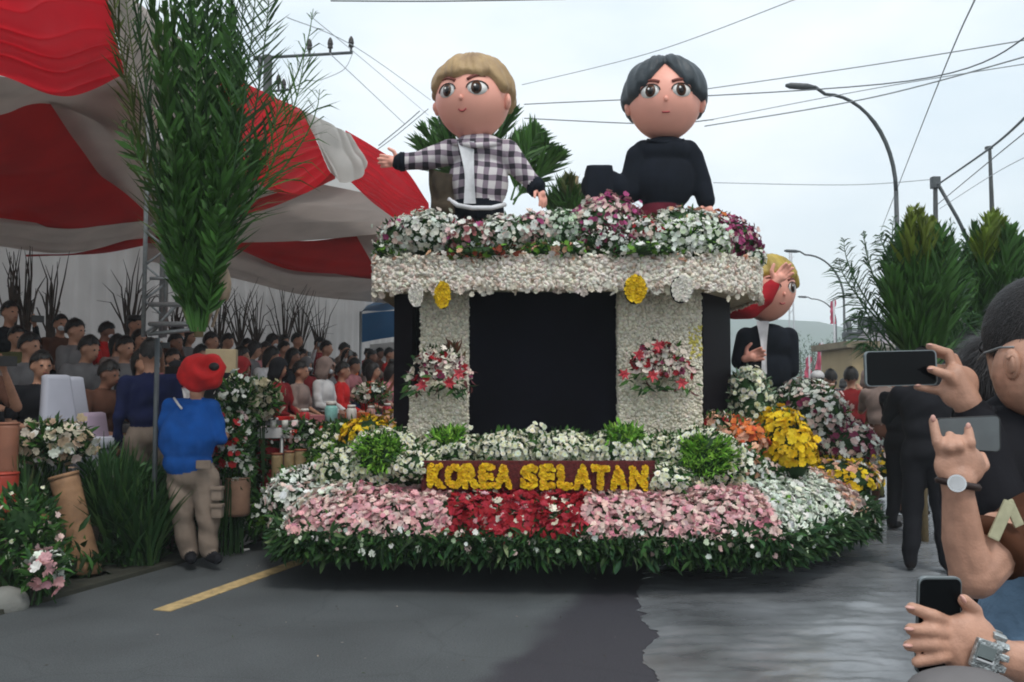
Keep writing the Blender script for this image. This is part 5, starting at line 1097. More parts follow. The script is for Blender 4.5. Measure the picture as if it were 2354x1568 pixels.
wires = [((1205,240,16),(2060,190,12),(2400,60,9),.0,'telephone cable from the blond doll towards the upper right edge',.012,1),((1205,272,16),(1500,285,15),(1640,275,14),.0,'cable passing behind the black haired doll just above its shoulders',.012,1),((1620,205,14),(2000,150,12),(2400,85,10),0,'upper of the two parallel cables right of the black haired doll',.010,0),
 ((1620,290,14),(2000,225,12),(2400,118,10),0,'lower parallel cable crossing the nearest lamp pole',.012,0),((1620,278,14),(2000,205,12),(2400,140,10),0,'faint cable crossing just above the lower parallel cable',.008,0),
 ((1200,195,20),(1500,120,17),(1850,-10,14),0,'faint high cable rising from the blond doll to the top edge',.010,0),((660,40,15),(820,110,18),(990,230,26),0,'cable running from the top down behind the blond doll',.010,0),((705,30,15),(850,150,20),(985,265,30),0,'lower cable running down behind the blond doll',.009,0),
 ((811,121,15),(790,160,15),(735,185,15),0,'short cable drooping from the end of the crossarm',.008,0),((759,124,15),(840,200,18),(930,285,22),0,'cable from the middle insulator to the palm behind the blond doll',.010,0),
 ((2245,-10,9),(2150,210,14),(2025,530,30),0,'steep cable falling from the top edge past the nearest lamp',.012,0),((2400,225,13),(2290,330,18),(2155,425,24),0,'thick cable bundle rising to the right edge from the capped pole',.032,1),((2400,270,13),(2300,350,17),(2155,470,24),0,'cable under the thick bundle at the right edge',.014,1),
 ((2400,340,14),(2285,400,19),(2160,480,24),0,'lowest cable at the right edge behind the thin pole',.010,0),((1640,420,26),(1950,425,25),(2150,412,24),0,'level cable from the black haired doll to the capped pole',.014,0),((760,2,16),(1000,3,16),(1300,-2,16),0,'dark cable along the very top edge of the sky',.018,1),
 ((965,255,20),(925,290,20),(870,335,20),0,'dark cable dropping left of the palm behind the blond doll',.015,1),((985,250,20),(900,320,20),(830,370,20),0,'second dark cable dropping towards the tent',.012,1)]
for a0, m0, b0, _, lab, r, dk in wires:
    put('power_cable', (lambda bm: (tube(bm, spline([at(a0[0],a0[1],a0[2]), at(m0[0],m0[1],m0[2]), at(b0[0],b0[1],b0[2])], 24), r*.8, 5), smooth_mesh(bm_mesh(bm)))[1])(bm_new()), WM2 if dk else WM, label=lab, cat='cable', group='overhead cables')
# far mast
Y = 150; b_ = at(1822,880,Y); o = empty('radio_mast', (b_.x,Y,0), label='pale thin radio mast far away behind the street lamps', cat='mast')
for dx in (-.5,.5): tb('leg', [(b_.x+dx*1.2,Y,0),(b_.x+dx*.3,Y,at(1822,575,Y).z)], .14, mat('far_steel',(.5,.5,.52),.7), o, 5)
for k in range(8): z = 2+k*2.9; tb('brace', [(b_.x-.5,Y,z),(b_.x+.5,Y,z+1.4)], .08, MC['far_steel'], o, 4)

# ================================================================== BUILDINGS AND THINGS FARTHER ALONG THE ROAD
def house(px0, px1, ytop, Y, wallc, roofc, label, dep=8, wins=3, roofh=.0):
    x0, x1, z = at(px0,880,Y).x, at(px1,880,Y).x, at(px0,ytop,Y).z; o = empty('house', ((x0+x1)/2, Y, 0), label=label, cat='building')
    w = mat('wall_'+label[:9].replace(' ','_'), wallc, .9, .12, 1); r_ = mat('roof_'+label[:9].replace(' ','_'), roofc, .8, .2, 2)
    prism('wall', [(x0,Y),(x1,Y),(x1,Y+dep),(x0,Y+dep)], 0, z, w, o); prism('roof', [(x0-.3,Y-.35),(x1+.3,Y-.35),(x1+.3,Y+dep+.2),(x0-.3,Y+dep+.2)], z+.003, z+.22, r_, o)
    for k in range(wins):
        cx = x0+(x1-x0)*(k+.5)/wins; f = bx('window', (cx, Y-.03, z*.62), (min(1.3,(x1-x0)/wins*.55), .08, 1.1), mat('window_frame', (.5,.5,.48)), o); bx('pane', (cx, Y-.075, z*.62), (min(1.1,(x1-x0)/wins*.45), .02, .92), mat('window_glass', (.03,.04,.05), .15), f)
    return o
house(1985,2105,765,52,(.62,.55,.58),(.5,.5,.5),'pale lilac building behind the street lamps',wins=3,dep=2)
house(2030,2110,800,44,(.42,.36,.30),(.3,.28,.25),'low beige building behind the wide palm bundle',wins=2,dep=2)
house(2190,2235,640,30,(.58,.55,.5),(.4,.38,.35),'narrow pale wall between the two right palm bundles',wins=1,dep=1.5)
house(2228,2420,745,16,(.03,.03,.028),(.42,.42,.38),'dark kiosk with a pale roof rim behind the foreground man',wins=0,dep=1.2)
house(1960,1995,800,30,(.36,.27,.15),(.2,.16,.1),'small tan hut below the traffic signals',dep=3,wins=0)
# pink flags and banner
Y = 34; pk = mat('pink_banner', (.68,.12,.20), .8, .15, 1, trans=.3)
for k, (x, y0_, y1_, w, lab) in enumerate([(1885,790,870,34,'tall pink triangular banner beyond the float'),(1915,690,745,14,'small pink flag on the farthest lamp'),(1858,820,868,22,'low pink banner at the left, beyond the doll on the flank'),(1905,825,880,26,'pink banner right of the tall triangular one')]):
    p0, p1 = at(x-w/2, y1_, Y), at(x+w/2, y1_, Y); o = empty('banner', (p0.x, Y, 0), label=lab, cat='banner', group='pink banners down the road')
    sheet('cloth', [at(x+w*.1,y0_,Y), at(x+w*.25,(y0_+y1_)/2,Y), p1], [at(x+w*.05,y0_,Y+.1), at(x-w*.2,(y0_+y1_)/2,Y+.2), p0], pk, o, n=14, k=8, folds=1.5, amp=.08)
    tb('pole', [(at(x+w*.1,y0_,Y).x,Y,0), at(x+w*.1,y0_-4,Y)], .04, MC['far_steel'], o, 5)
# roadside trees far down
def tree(px, Y, htop, rad, label, col=(.035,.075,.03)):
    b_ = at(px,880,Y); z = at(px,htop,Y).z; o = empty('roadside_tree', (b_.x,Y,0), label=label, cat='tree', group='trees down the road'); tb('trunk', [(b_.x,Y,0),(b_.x+.1,Y,z*.5),(b_.x,Y,z*.8)], [.22,.15,.06], mat('bark',(.08,.06,.04),.9), o)
    sp = Soup(); N = 1500; d = NR.normal(size=(N,3)); d /= np.linalg.norm(d,axis=1)[:,None]; rr_ = rad*(.55+.45*NR.random((N,1))**.5)*(1+.25*np.sin(d[:,:1]*5+Y)*np.cos(d[:,2:]*4)); P = np.array([b_.x,Y,z-rad*.8])+d*rr_*np.array([1,1,.85])
    sp.add(LEAF, leafframes(N, d+NR.normal(0,.6,(N,3)), NR.uniform(.25,.55,N)), P, cols(N,[(col,2),(tuple(c*1.6 for c in col),1)],.25)); sp.build('crown', LEAFM, o)
for px, Y, t, r_, lab in [(1868,95,775,6,'rounded tree furthest left beyond the pink banner'),(1905,110,780,6.5,'rounded tree behind the pink banners'),(1840,120,800,6,'low tree beyond the doll on the flank'),(2020,70,800,3.5,'small tree in front of the lilac building'),(1945,80,800,4,'small tree behind the signal pole')]: tree(px, Y, t, r_, lab)

# ================================================================== PEOPLE ON THE RIGHT OF THE ROAD
def stander(vx, vy_feet, rz, pose, top, bot, lab, hair='short', **k):
    g = gnd(vx, vy_feet); return person(lab, (g.x, g.y, .02), rz, pose, CL[top] if top in CL else top, CL[bot], hair, k.pop('hm', None), **k)
stander(2135,1318,2.8,'photo','black','black','man all in black standing nearest to the float, seen from behind', long=1, scale=1.04)
stander(2080,1225,2.2,'photo','black','black','second man in black a step behind, filming the parade', long=1)
stander(2035,1185,2.6,'photo','taupe','brown','person in a taupe shirt with back turned', scale=1.02)
stander(1962,1165,2.7,'photo','dark red','black','man in a wine red shirt looking away down the road', long=1)
stander(1885,1140,2.9,'walk','white','navy','person in white shirt and white cap walking away', hair='cap', hm=CL['white'], long=1)
stander(1915,1130,3.3,'stand','black','black','person in a black vest beside the white capped one', hair='short')
stander(2003,1150,2.4,'stand','brown','olive','person in brown between the red and taupe shirts', hair='scarf', hm=CL['taupe'])
stander(2100,1190,2.3,'stand','navy','black','person in navy behind the two men in black', long=1)
stander(2165,1150,2.0,'photo','grey','black','person in grey partly hidden by the raised phone hand', long=1, hair='scarf', hm=CL['black'])
for k, (x, y_, t, c_, lab) in enumerate([(1835,1010,'stand','pink','distant person in pink beside the doll on the flank'),(1862,1000,'walk','white','distant person in white near the banner'),(1878,985,'stand','bright red','distant person in red under the tall banner'),(1920,990,'walk','pink','distant person in pink right of the banner'),(1940,1005,'stand','grey','distant person in grey by the lamp'),(1900,975,'stand','purple','farthest person in purple in the road'),(1850,960,'stand','navy','farthest person in navy in the road'),(1930,965,'walk','white','farthest person in white in the road'),(2215,1130,'stand','black','person in black behind the watch hand')]):
    stander(x, y_, 2.6+R.uniform(-.6,.6), t, c_, 'black', lab, hair=R.choice(['short','long','scarf']), face=False)
# black umbrella/stick standing by the man in black
p = gnd(2045,1200); tb('walking_stick', [(p.x,p.y,0),(p.x+.01,p.y,.62)], .03, POLEM, label='short black post standing beside the feet of the people in black', cat='post')

# man at the left bending over, blue shirt, red hat
Y = 7.45; a = lambda x, y, q=0: at(x, y, Y+q); BLU = cloth('blue_polo', (.012,.085,.33)); KH = CL['khaki']
P = [('e', a(465,868,.05), (.085,.10,.115), None, 0), ('c', a(452,905,.03), a(458,885,.05), .06, .055, 0),
     ('e', a(440,975,.05), (.22,.19,.20), None, 1), ('e', a(432,1010,.0), (.235,.20,.24), None, 1), ('e', a(430,1060,.0), (.20,.17,.16), None, 1), ('c', a(395,940,.05), a(485,940,.05), .095, .09, 1),
     ('c', a(485,945,.05), a(503,1005,.05), .092, .072, 1), ('c', a(503,1005,.05), a(508,1012,.1), .045, .042, 0), ('c', a(508,1012,.1), a(522,1000,.38), .042, .03, 0),
     ('c', a(392,950,.05), a(378,1015,.08), .09, .072, 1), ('c', a(378,1010,.08), a(392,1030,.38), .042, .03, 0),
     ('e', a(440,1090,.02), (.20,.16,.17), None, 2), ('c', a(418,1100,.02), a(420,1190,.0), .118, .095, 2), ('c', a(420,1190,.0), a(435,1268,.05), .095, .082, 2), ('c', a(472,1100,.0), a(478,1190,-.02), .118, .092, 2), ('c', a(478,1190,-.02), a(480,1262,.0), .092, .078, 2),
     ('c', a(436,1278,.05), a(440,1284,-.12), .05, .045, 3), ('c', a(482,1278,.0), a(500,1286,-.12), .05, .045, 3)]
P += hand_prims(a(522,1000,.38), (.1,1,-.2), (0,0,1), k=.85) + hand_prims(a(392,1030,.38), (.1,1,-.3), (0,0,1), k=.85)
me = organic('man', P, .013, 3, [SKIN, BLU, KH, CL['black']]); B1 = put('person', me, None, label='man in blue polo, khaki cargo trousers and puffy red hat, back turned', cat='person')
REDH = cloth('red_hat', (.62,.014,.014), spec=.5)
bm = bm_new(); bmesh.ops.create_icosphere(bm, subdivisions=4, radius=1)
for v in bm.verts:
    c_ = v.co.copy(); n_ = 1 + .10*math.sin(c_.x*5+c_.z*4+1)*.6 + .14*mnoise.noise(c_*1.7) + .05*mnoise.noise(c_*4)
    q = (c_ - Vector((.45,-.80,.30)).normalized()); d_ = q.length
    if d_ < .5: n_ -= .38*(1-(d_/.5)**2)
    elif d_ < .68: n_ += .07
    v.co = Vector((c_.x*.195*n_, c_.y*.17*n_, c_.z*.16*n_))
bmesh.ops.transform(bm, matrix=Matrix.Translation(a(466,856,.03)), verts=bm.verts); put('hat', smooth_mesh(bm_mesh(bm)), REDH, B1)
put('hat_opening', (lambda b: (ball(b, a(492,843,-.115), (.045,.028,.035)), smooth_mesh(bm_mesh(b)))[1])(bm_new()), HAIRM, B1)
for x, y_, q in ((500,1135,-.06),(500,1175,-.06)): bx('cargo_pocket', a(x,y_,q-.02), (.09,.07,.11), KH, B1, bevel=.02); bx('pocket_flap', a(x,y_-13,q-.03), (.10,.075,.03), KH, B1, bevel=.01)
bx('pocket', a(468,1068,-.155), (.12,.03,.07), KH, B1, bevel=.01)
tb('lanyard', [a(400,915,-.03), a(410,930,-.10), a(418,940,-.12)], .01, CL['white'], B1, 6)
# the man in navy beside him
g = st(2.02, .55, 0.03); person('man in a navy jacket and beige trousers standing behind the one in the blue shirt', g, math.radians(215), 'stand', CL['navy'], CL['khaki'], 'short', None, None, 1, 1.10, cat='person')
# standing photographers inside the left stand
g = st(1.1, 1.15, .3)

# ================================================================== PLANTS AND POTS ALONG THE LEFT VERGE
wood = mat('tan_log', (.30,.165,.085), .75, .25, 7, bump=.5, bscale=25); terr = mat('terracotta', (.33,.11,.06), .8, .2, 7, bump=.3)
def pot(vx, vy_b, w, h, label, m, lean=0, Yq=None, cat='pot', rimm=None, grp=None, z=0):
    g = gnd(vx, vy_b) if Yq is None else at(vx, vy_b, Yq); k = g.y/FPX; r_, H = w/2*k, h*k
    o = empty('flower_pot' if cat == 'pot' else 'bamboo_tube', g, label=label, cat=cat, group=grp); ax = Vector((lean, 0, 1)).normalized(); bm = bm_new()
    tube(bm, [g, g+ax*H*.1, g+ax*H*.5, g+ax*H*.93, g+ax*H], [r_*.9, r_, r_*.96, r_*1.02, r_*.98], 20); put('body', smooth_mesh(bm_mesh(bm)), m, o)
    tb('rim', [g+ax*H*.985, g+ax*H*1.02], r_*1.06, rimm or m, o, 20); return g+ax*H
pot(205,1325,62,235,'tan log shaped planter leaning left at the road edge',wood,lean=-.28)
bm = bm_new(); c_ = gnd(195,1328); tube(bm, [c_+Vector((0,-.02,.005)), c_+Vector((0,-.02,.03))], .17, 20); put('wooden_disc', bm_mesh(bm), mat('pale_wood', (.3,.26,.16), .8), label='flat pale wooden ring under the leaning planter', cat='wooden ring')
pot(118,1330,60,120,'dark brown pot behind the pink and white posy',mat('dark_pot', (.05,.03,.02), .8))
G3 = 'bamboo tubes with red rims'
for x, yb, w, h, lab in ((636,1150,26,105,'short bamboo tube furthest left of the three'),(664,1160,24,120,'middle bamboo tube of the three'),(690,1148,26,112,'bamboo tube nearest the float')):
    pot(x, yb, w, h, lab, mat('bamboo', (.34,.24,.12), .6, .2, 12), cat='bamboo tube', rimm=terr, grp=G3, Yq=8.7)
pot(545,1185,58,85,'tan clay pot of dried flowers right of the khaki trousers',mat('clay_tan', (.30,.17,.11), .8, .2, 9), Yq=8.0)
pot(14,1115,48,140,'tall orange brown jar at the left edge of the photo',mat('orange_jar', (.26,.105,.06), .5, .15, 5), Yq=6.9)
pot(6,1200,60,110,'bright orange red jar low at the left edge',mat('orange_red', (.34,.04,.02), .5, .15, 5), Yq=6.7)
def posy(vx, vy, Y, rx, rz_, pal, n, lab, grp='flower arrangements along the verge', **k):
    c_ = at(vx, vy, Y); sp = Soup(); mound(sp, c_, (rx, min(rx,.2), rz_), pal, n, **{**dict(size=.028, leaves=1.2, leafsize=.11, zmin=-.9, jit=.2, core=.55), **k})
    d = NR.normal(size=(n*2,3)); d /= np.linalg.norm(d,axis=1)[:,None]; sp.add(LEAF, leafframes(n*2, d+NR.normal(0,.5,(n*2,3)), NR.uniform(.06,.13,n*2)), np.array(c_)+d*np.array([rx,min(rx,.2),rz_])*NR.uniform(.4,.8,(n*2,1)), cols(n*2,[(DGR,2),(MGR,1)],.3))
    m = 7
    for _ in range(m):   # stems to the ground
        b_ = Vector((c_.x+R.uniform(-.08,.08), c_.y+R.uniform(-.05,.05), .02)); e = c_+Vector((R.uniform(-1,1)*rx*.5, 0, 0)); d = Vector((.006,0,0)); sp.raw([b_-d, b_+d, e+d, e-d], [(0,1,2),(0,2,3)], DGR)
    return sp.build('flower_arrangement', FLORA, None, label=lab, cat='flowers', group=grp)
posy(130,1018,7.2,.27,.16,[((.62,.55,.42),4),((.4,.3,.2),2),(WHT,1)],150,'cream and tan bouquet below the white covered chair', size=.04)
posy(105,1310,6.15,.12,.12,[(WHT,4),(PNK,3)],46,'small posy of white and pink buds at the road edge',size=.038,leaves=.8)
posy(50,1210,6.3,.22,.26,[(WHT,1)],60,'loose white daisies in dark green leaves at the left edge',size=.017,leaves=4,t=DAISY)
posy(100,1275,6.3,.15,.2,[((.45,.25,.12),1),(PAL,1)],36,'dried pinkish flowers above the small posy',size=.03,leaves=2)
posy(548,930,8.5,.15,.26,[(WHT,5),((.6,.6,.4),2)],130,'tall white flower spray right of the red hat',leafcol=MGR)
posy(598,915,8.7,.17,.16,[((.60,.56,.42),4),((.4,.36,.22),2)],120,'rounded cream bouquet beside the pinkish jar',size=.04)
posy(520,1020,7.9,.13,.2,[((.5,.03,.03),5),(WHT,2),(PNK,1)],130,'red rose wreath beside the blue shirt',size=.034)
posy(548,1045,8.0,.10,.32,[(WHT,4),(PAL,1)],120,'hanging column of white blooms right of the red wreath')
posy(700,1000,8.9,.18,.14,[(WHT,2),(PAL,2),((.5,.05,.03),1)],120,'mixed posy at the end of the white sign')
posy(610,1180,8.3,.22,.14,[(WHT,2),(GRN,1)],80,'low white and green cluster left of the float',leaves=3)
posy(540,1110,8.1,.12,.10,[(PAL,2),((.4,.12,.08),2)],60,'dried flowers in the tan clay pot',size=.03)
posy(745,1050,9.0,.26,.2,[(WHT,1),(GRN,1)],120,'green bush with white blooms between the table and the float',leaves=4,leafcol=(.05,.09,.02))
posy(855,905,12.4,.22,.13,[(WHT,3),(CRM,2),((.5,.1,.05),1)],70,'small cream bouquet standing at the far end of the red table',size=.045)
posy(790,1010,9.6,.34,.16,[(WHT,1.5),(GRN,2)],200,'leafy arrangement under the far end of the red table',leaves=3,size=.035)
posy(555,1010,8.9,.32,.5,[(GRN,1),(WHT,.4)],60,'dark leafy shrub behind the red wreath',leaves=14,leafcol=(.03,.045,.015),size=.02)
# tall grassy leaf clumps
def palmclump(vx, vy, n, H, spread, lab, col=(.035,.09,.028)):
    g = gnd(vx, vy); o = empty('palm_leaf_clump', g, label=lab, cat='plant', group='clumps of cut palm leaves at the road edge')
    for k in range(n):
        u = -1+2*(k+.5)/n; e = g+Vector((u*spread*R.uniform(.8,1.1), R.uniform(-.25,.15), H*(1-.35*abs(u)**1.5)*R.uniform(.8,1.05)))
        sp = Soup(); frond_soup(sp, g+Vector((u*.06,0,0)), e, Vector((u*.05, -.04, .08)), ll=.34, n=40, col=col, fold=.5, up=.82, wdt=.011, hang=.15, tipcol=tuple(c*1.5 for c in col)); sp.build('frond', LEAFM, o)
def clump(vx, vy, n, H, spread, lab, cols_, w=.014, Yq=None):
    g = gnd(vx, vy) if Yq is None else Vector((at(vx,900,Yq).x, Yq, .02)); sp = Soup()
    for _ in range(n):
        an = R.uniform(0, 2*math.pi); q = R.random()**.6*spread; h = H*R.uniform(.55,1.1); c_ = Vector(R.choice(cols_))*R.uniform(.6,1.4)
        b_ = g+Vector((R.uniform(-.1,.1)*spread*2, R.uniform(-.08,.08)*spread*2, 0)); prev = None; d = Vector((math.cos(an), math.sin(an), 0)); sdv = Vector((-d.y, d.x, 0))*w*R.uniform(.6,1.4); V = []
        for k in range(5):
            u = k/4; p = b_ + d*q*u**1.5 + Vector((0,0,h*(u-.22*u*u*(q/spread)))); wv = sdv*(math.sin(math.pi*min(.999,u*.85+.12))); V += [p-wv, p+wv]
        T = []
        for k in range(4): T += [(2*k,2*k+1,2*k+3),(2*k,2*k+3,2*k+2)]
        sp.raw(V, T, c_)
    return sp.build('leaf_clump', LEAFM, None, label=lab, cat='plant', group='tall green leaf clumps along the verge')
GC = [(.028,.075,.024),(.04,.105,.032),(.065,.14,.04)]
clump(260,1300,620,1.05,.62,'biggest dark green leaf clump right of the leaning planter',GC,.016)
clump(330,1305,320,.85,.5,'leaf clump just left of the khaki trousers',GC)
clump(120,1290,420,1.15,.45,'leaf clump behind the leaning planter',GC+[(.10,.14,.05)])
clump(40,1330,320,1.05,.35,'leaf clump at the left edge of the photo',GC+[(.12,.15,.06)])
clump(185,1285,420,.95,.5,'leaf clump in front of the mauve covered chair',GC+[(.09,.15,.05)],.013)
clump(285,1280,300,1.0,.6,'pale green spiky leaf clump beside the biggest one',[(.09,.16,.06),(.05,.11,.03)],.009)
clump(395,1260,200,.6,.4,'low leaf clump behind the khaki trousers',GC)
clump(570,1250,240,.55,.35,'low dark leaf clump between the man and the float',GC)
clump(225,1240,300,.95,.5,'leaf clump behind the biggest one',GC)
sp = Soup(); N = 7000; P = np.array([st(R.uniform(-1.5,9), .12+R.random()*1.1, 0) for _ in range(N)]); P[:,2] = NR.uniform(.02,.45,N)*np.clip((np.array([R.random() for _ in range(N)])),.3,1)
sp.add(LEAF, leafframes(N, NR.normal(0,.6,(N,3))+[0,-.3,.7], NR.uniform(.07,.17,N)), P, cols(N,[(DGR,3),(MGR,1.5)],.3)); sp.build('verge_foliage', LEAFM, None, kind='stuff', label='low dark foliage filling the verge under the pots', cat='foliage')
palmclump(262,1292,13,.98,.50,'widest clump of cut palm leaves between the leaning planter and the khaki trousers')
palmclump(105,1255,10,1.0,.36,'clump of cut palm leaves behind the leaning planter',(.045,.11,.035))
palmclump(350,1275,8,.8,.3,'clump of cut palm leaves touching the khaki trousers')
# white sign board on a stand
p = at(640,995,8.8); o = empty('table_sign', (p.x,8.8,0), label='white sign board on a thin stand left of the float', cat='sign')
bx('board', at(648,995,8.8), (.46,.03,.10), CL['white'], o, rz=.2, bevel=.004); tb('stand', [(at(648,995,8.8).x,8.82,0), at(648,1000,8.8)], .02, STEEL, o); bx('rail', at(650,972,8.82), (.50,.03,.05), bench_m, o, rz=.2)
for x in (628,655,678): tb('cup', [at(x,983,8.78), at(x,966,8.78)], .03, mj[3], o, 12)
# hats/boxes on the front table near the red hat
bx('cardboard_box', at(510,832,9.2), (.30,.2,.26), mat('kraft_board', (.42,.33,.20), .8, .1, 6), rz=.2, bevel=.008, label='open cardboard box just right of the red hat', cat='box')
p = at(510,900,9.2); bx('side_table', (p.x, 9.2, (at(510,856,9.2).z)/2), (.36,.3,at(510,856,9.2).z-.01), CL['black'], rz=.2, label='black draped stand carrying the cardboard box', cat='stand', bevel=.01)
# white scrap by the man's feet
bm = bm_new(); 
for k in range(5): q = gnd(545+R.uniform(-5,25), 1262+R.uniform(-18,8), .02); tube(bm, [q, q+Vector((R.uniform(.02,.1),R.uniform(-.1,.1),R.uniform(.0,.12)))], [.014,.008], 6)
put('white_ribbon', bm_mesh(bm), CL['white'], label='white ribbon scraps on the ground right of the shoes', cat='ribbon')
bm = bm_new(); ball(bm, gnd(10,1400)+Vector((0,0,.03)), (.16,.14,.12), 14, 10); put('verge_stone', smooth_mesh(bm_mesh(bm)), kb, label='rounded grey stone at the bottom left corner of the verge', cat='stone')

# ================================================================== FOREGROUND PEOPLE AT THE RIGHT EDGE
def fg(Yd): return lambda x, y, q=0: at(x, y, Yd+q)
def phone(name, corners, m_body, m_scr, label, th=.008):
    """four corners (tl, tr, br, bl) of the face towards us, as points"""
    c = [Vector(p) for p in corners]; n_ = (c[1]-c[0]).cross(c[3]-c[0]).normalized()
    if n_.y > 0: n_ = -n_
    o = empty(name, (c[0]+c[2])/2, label=label, cat='phone'); ctr = (c[0]+c[2])/2
    def slab(k_, off, thick, rad, m, nm):
        q = [ctr+(p-ctr)*k_+n_*off for p in c]; out = []
        for i in range(4):
            p, a_, b_ = q[i], (q[i-1]-q[i]).normalized(), (q[(i+1)%4]-q[i]).normalized(); cc = p+(a_+b_)*rad
            for t in range(6): an = t/5*math.pi/2; out.append(cc - b_*rad*math.cos(an) - a_*rad*math.sin(an))
        bm = bm_new(); n2 = len(out); rg = []
        for dz, ins in ((0,.0008),(.0008,0),(thick-.0008,0),(thick,.0008)): rg.append([bm.verts.new(v + (ctr-v).normalized()*ins - n_*dz) for v in out])
        bm.faces.new(rg[0]); bm.faces.new(rg[3][::-1])
        for x in range(3):
            for i in range(n2): bm.faces.new((rg[x][i], rg[x][(i+1)%n2], rg[x+1][(i+1)%n2], rg[x+1][i]))
        put(nm, bm_mesh(bm), m, o)
    slab(1, 0, th, .010, m_body, 'case'); slab(.955, .0006, .0018, .008, m_scr, 'screen')
    return o
GLS = mat('phone_glass', (.004,.005,.006), .16, .1, spec=.13); CASE = mat('phone_frame', (.22,.25,.26), .35, .05, metal=.7); CASEB = mat('phone_case_dark', (.02,.022,.022), .4)
def dressed(name, P, voxel, mats, cnames, label, folds=.0035):
    sk = [q[:-1]+(0,) for q in P if q[-1] == 0]; o = put('person', organic(name, sk, voxel, 3, [mats[0]], 0), None, label=label, cat='person')
    for k, cn in cnames.items():
        pr = [q[:-1]+(1,) for q in P if q[-1] == k]
        if pr: put(cn, organic(cn, pr, max(voxel, .006), 3, [mats[0], mats[k]], folds), None, o)
    return o
def nail(o, p, d, r=.0055):
    bm = bm_new(); ball(bm, p, (r*.9, r*.5, r*1.25), 10, 6, Vector(d).to_track_quat('Z','Y').to_matrix()); put('nail', smooth_mesh(bm_mesh(bm)), mat('nail_pink', (.62,.34,.28), .3), o)
def strands(o, c, r, n, ok, L=.03, m=None, grow=(0,.3,-1)):
    sp = Soup(); g = Vector(grow)
    for _ in range(n):
        d = Vector((R.gauss(0,1), R.gauss(0,1), R.gauss(0,1))).normalized()
        if not ok(d): continue
        p = Vector(c)+Vector((d.x*r[0], d.y*r[1], d.z*r[2])); t = (g - d*g.dot(d)).normalized()*.95 + d*.12 + Vector((R.gauss(0,.2),R.gauss(0,.2),R.gauss(0,.2))); w = t.cross(d).normalized()*.0011; l = L*R.uniform(.5,1.2)
        sp.raw([p-w, p+w, p+t*l], [(0,1,2)], Vector((.014,.011,.011))*R.uniform(.4,2.0))
    sp.build('hair_strands', mat('hair_attr', (1,1,1), .45, .1, 5, attr=True, spec=.4), o)
# --- man 1: head from behind, black shirt, raised phone
a = fg(1.9)
phone('phone', [a(1987,808),a(2153,804),a(2157,885),a(1990,889)], CASE, GLS, 'phone held sideways with a black screen, silver top edge')
P = [('e', a(2385,775,.05), (.098,.115,.125), None, 0), ('e', a(2375,860,.0), (.078,.085,.095), None, 0), ('e', a(2332,835,.03), (.018,.05,.05), None, 0), ('c', a(2300,812,.08), a(2308,862,.06), .03, .028, 0),
     ('c', a(2395,900,.06), a(2400,960,.08), .062, .075, 0),
     ('e', a(2400,1080,.10), (.20,.14,.20), None, 1), ('c', a(2330,1010,.08), a(2460,1000,.12), .085, .085, 1), ('e', a(2370,1250,.12), (.16,.12,.24), None, 1), ('e', a(2380,1500,.15), (.16,.12,.26), None, 2),
     ('c', a(2300,1020,.04), a(2275,1190,-.04), .085, .080, 1), ('e', a(2330,1180,.10), (.15,.12,.24), None, 1), ('c', a(2300,1180,-.1), a(2255,985,-.03), .060, .045, 1), ('c', a(2262,1010,-.03), a(2240,955,0), .046, .042, 1),
     ('c', a(2245,965,0), a(2222,925,0), .028, .030, 0), ('e', a(2205,890,.0), (.040,.022,.048), Matrix.Rotation(.5,3,'Y'), 0), ('c', a(2222,925,0), a(2196,865,.0), .031, .026, 0),
     ('c', a(2198,862,.012), a(2180,812,.018), 0.0121, 0.0113, 0), ('c', a(2180,812,.018), a(2137,797,.012), 0.0103, .009, 0),
     ('c', a(2212,872,.02), a(2192,822,.03), 0.0121, 0.0108, 0), ('c', a(2192,822,.03), a(2150,812,.03), 0.0099, .009, 0),
     ('c', a(2220,890,.02), a(2190,850,.035), 0.0117, 0.0108, 0), ('c', a(2190,850,.035), a(2150,845,.032), 0.0099, .0095, 0),
     ('c', a(2212,905,.0), a(2178,862,-.022), 0.0144, 0.0117, 0), ('c', a(2178,862,-.022), a(2140,849,-.016), 0.0113, 0.0090, 0),
     ('c', a(2200,925,.0), a(2165,900,.01), 0.0131, 0.0108, 0), ('c', a(2165,900,.01), a(2108,889,.006), 0.0103, .0085, 0)]
o = dressed('man_a', P, .004, [SKIN3, CL['black'], CL['navy']], {1:'shirt',2:'trousers'}, label='foreground man in black with short dark hair raising a sideways phone')
nail(o, a(2138,848,-.026), (-1,0,0)); nail(o, a(2137,793,.006), (-1,0,.2)); nail(o, a(2110,886,-.001), (-1,0,-.1))
tb('sleeve_cuff', [a(2246,966,-.002), a(2240,957,-.002)], [.0445,.044], CL['black'], o, 24)
hb = bm_new(); bmesh.ops.create_icosphere(hb, subdivisions=5, radius=1); hcx = a(2385,775,.05)
for v in hb.verts:
    d = v.co; n_ = 1.06+.012*mnoise.noise(d*14)
    v.co = Vector((d.x*.100*n_, d.y*.118*n_, d.z*.128*n_))
for v in [v for v in hb.verts if v.co.z < -.035 and v.co.x < -.035 or v.co.z < -.09 or (v.co.x < -.06 and v.co.y > .045 and v.co.z < .0)]: hb.verts.remove(v)
bmesh.ops.transform(hb, matrix=Matrix.Translation(hcx), verts=hb.verts); put('hair', smooth_mesh(bm_mesh(hb)), mat('hair_grey', (.014,.012,.012), .6, .4, 40, bump=.5, bscale=260), o)
put('ear', (lambda b: (ball(b, a(2326,838,-.04), (.014,.022,.033), 16, 10), ball(b, a(2324,838,-.052), (.007,.012,.02), 10, 8), smooth_mesh(bm_mesh(b)))[2])(bm_new()), SKIN3, o)
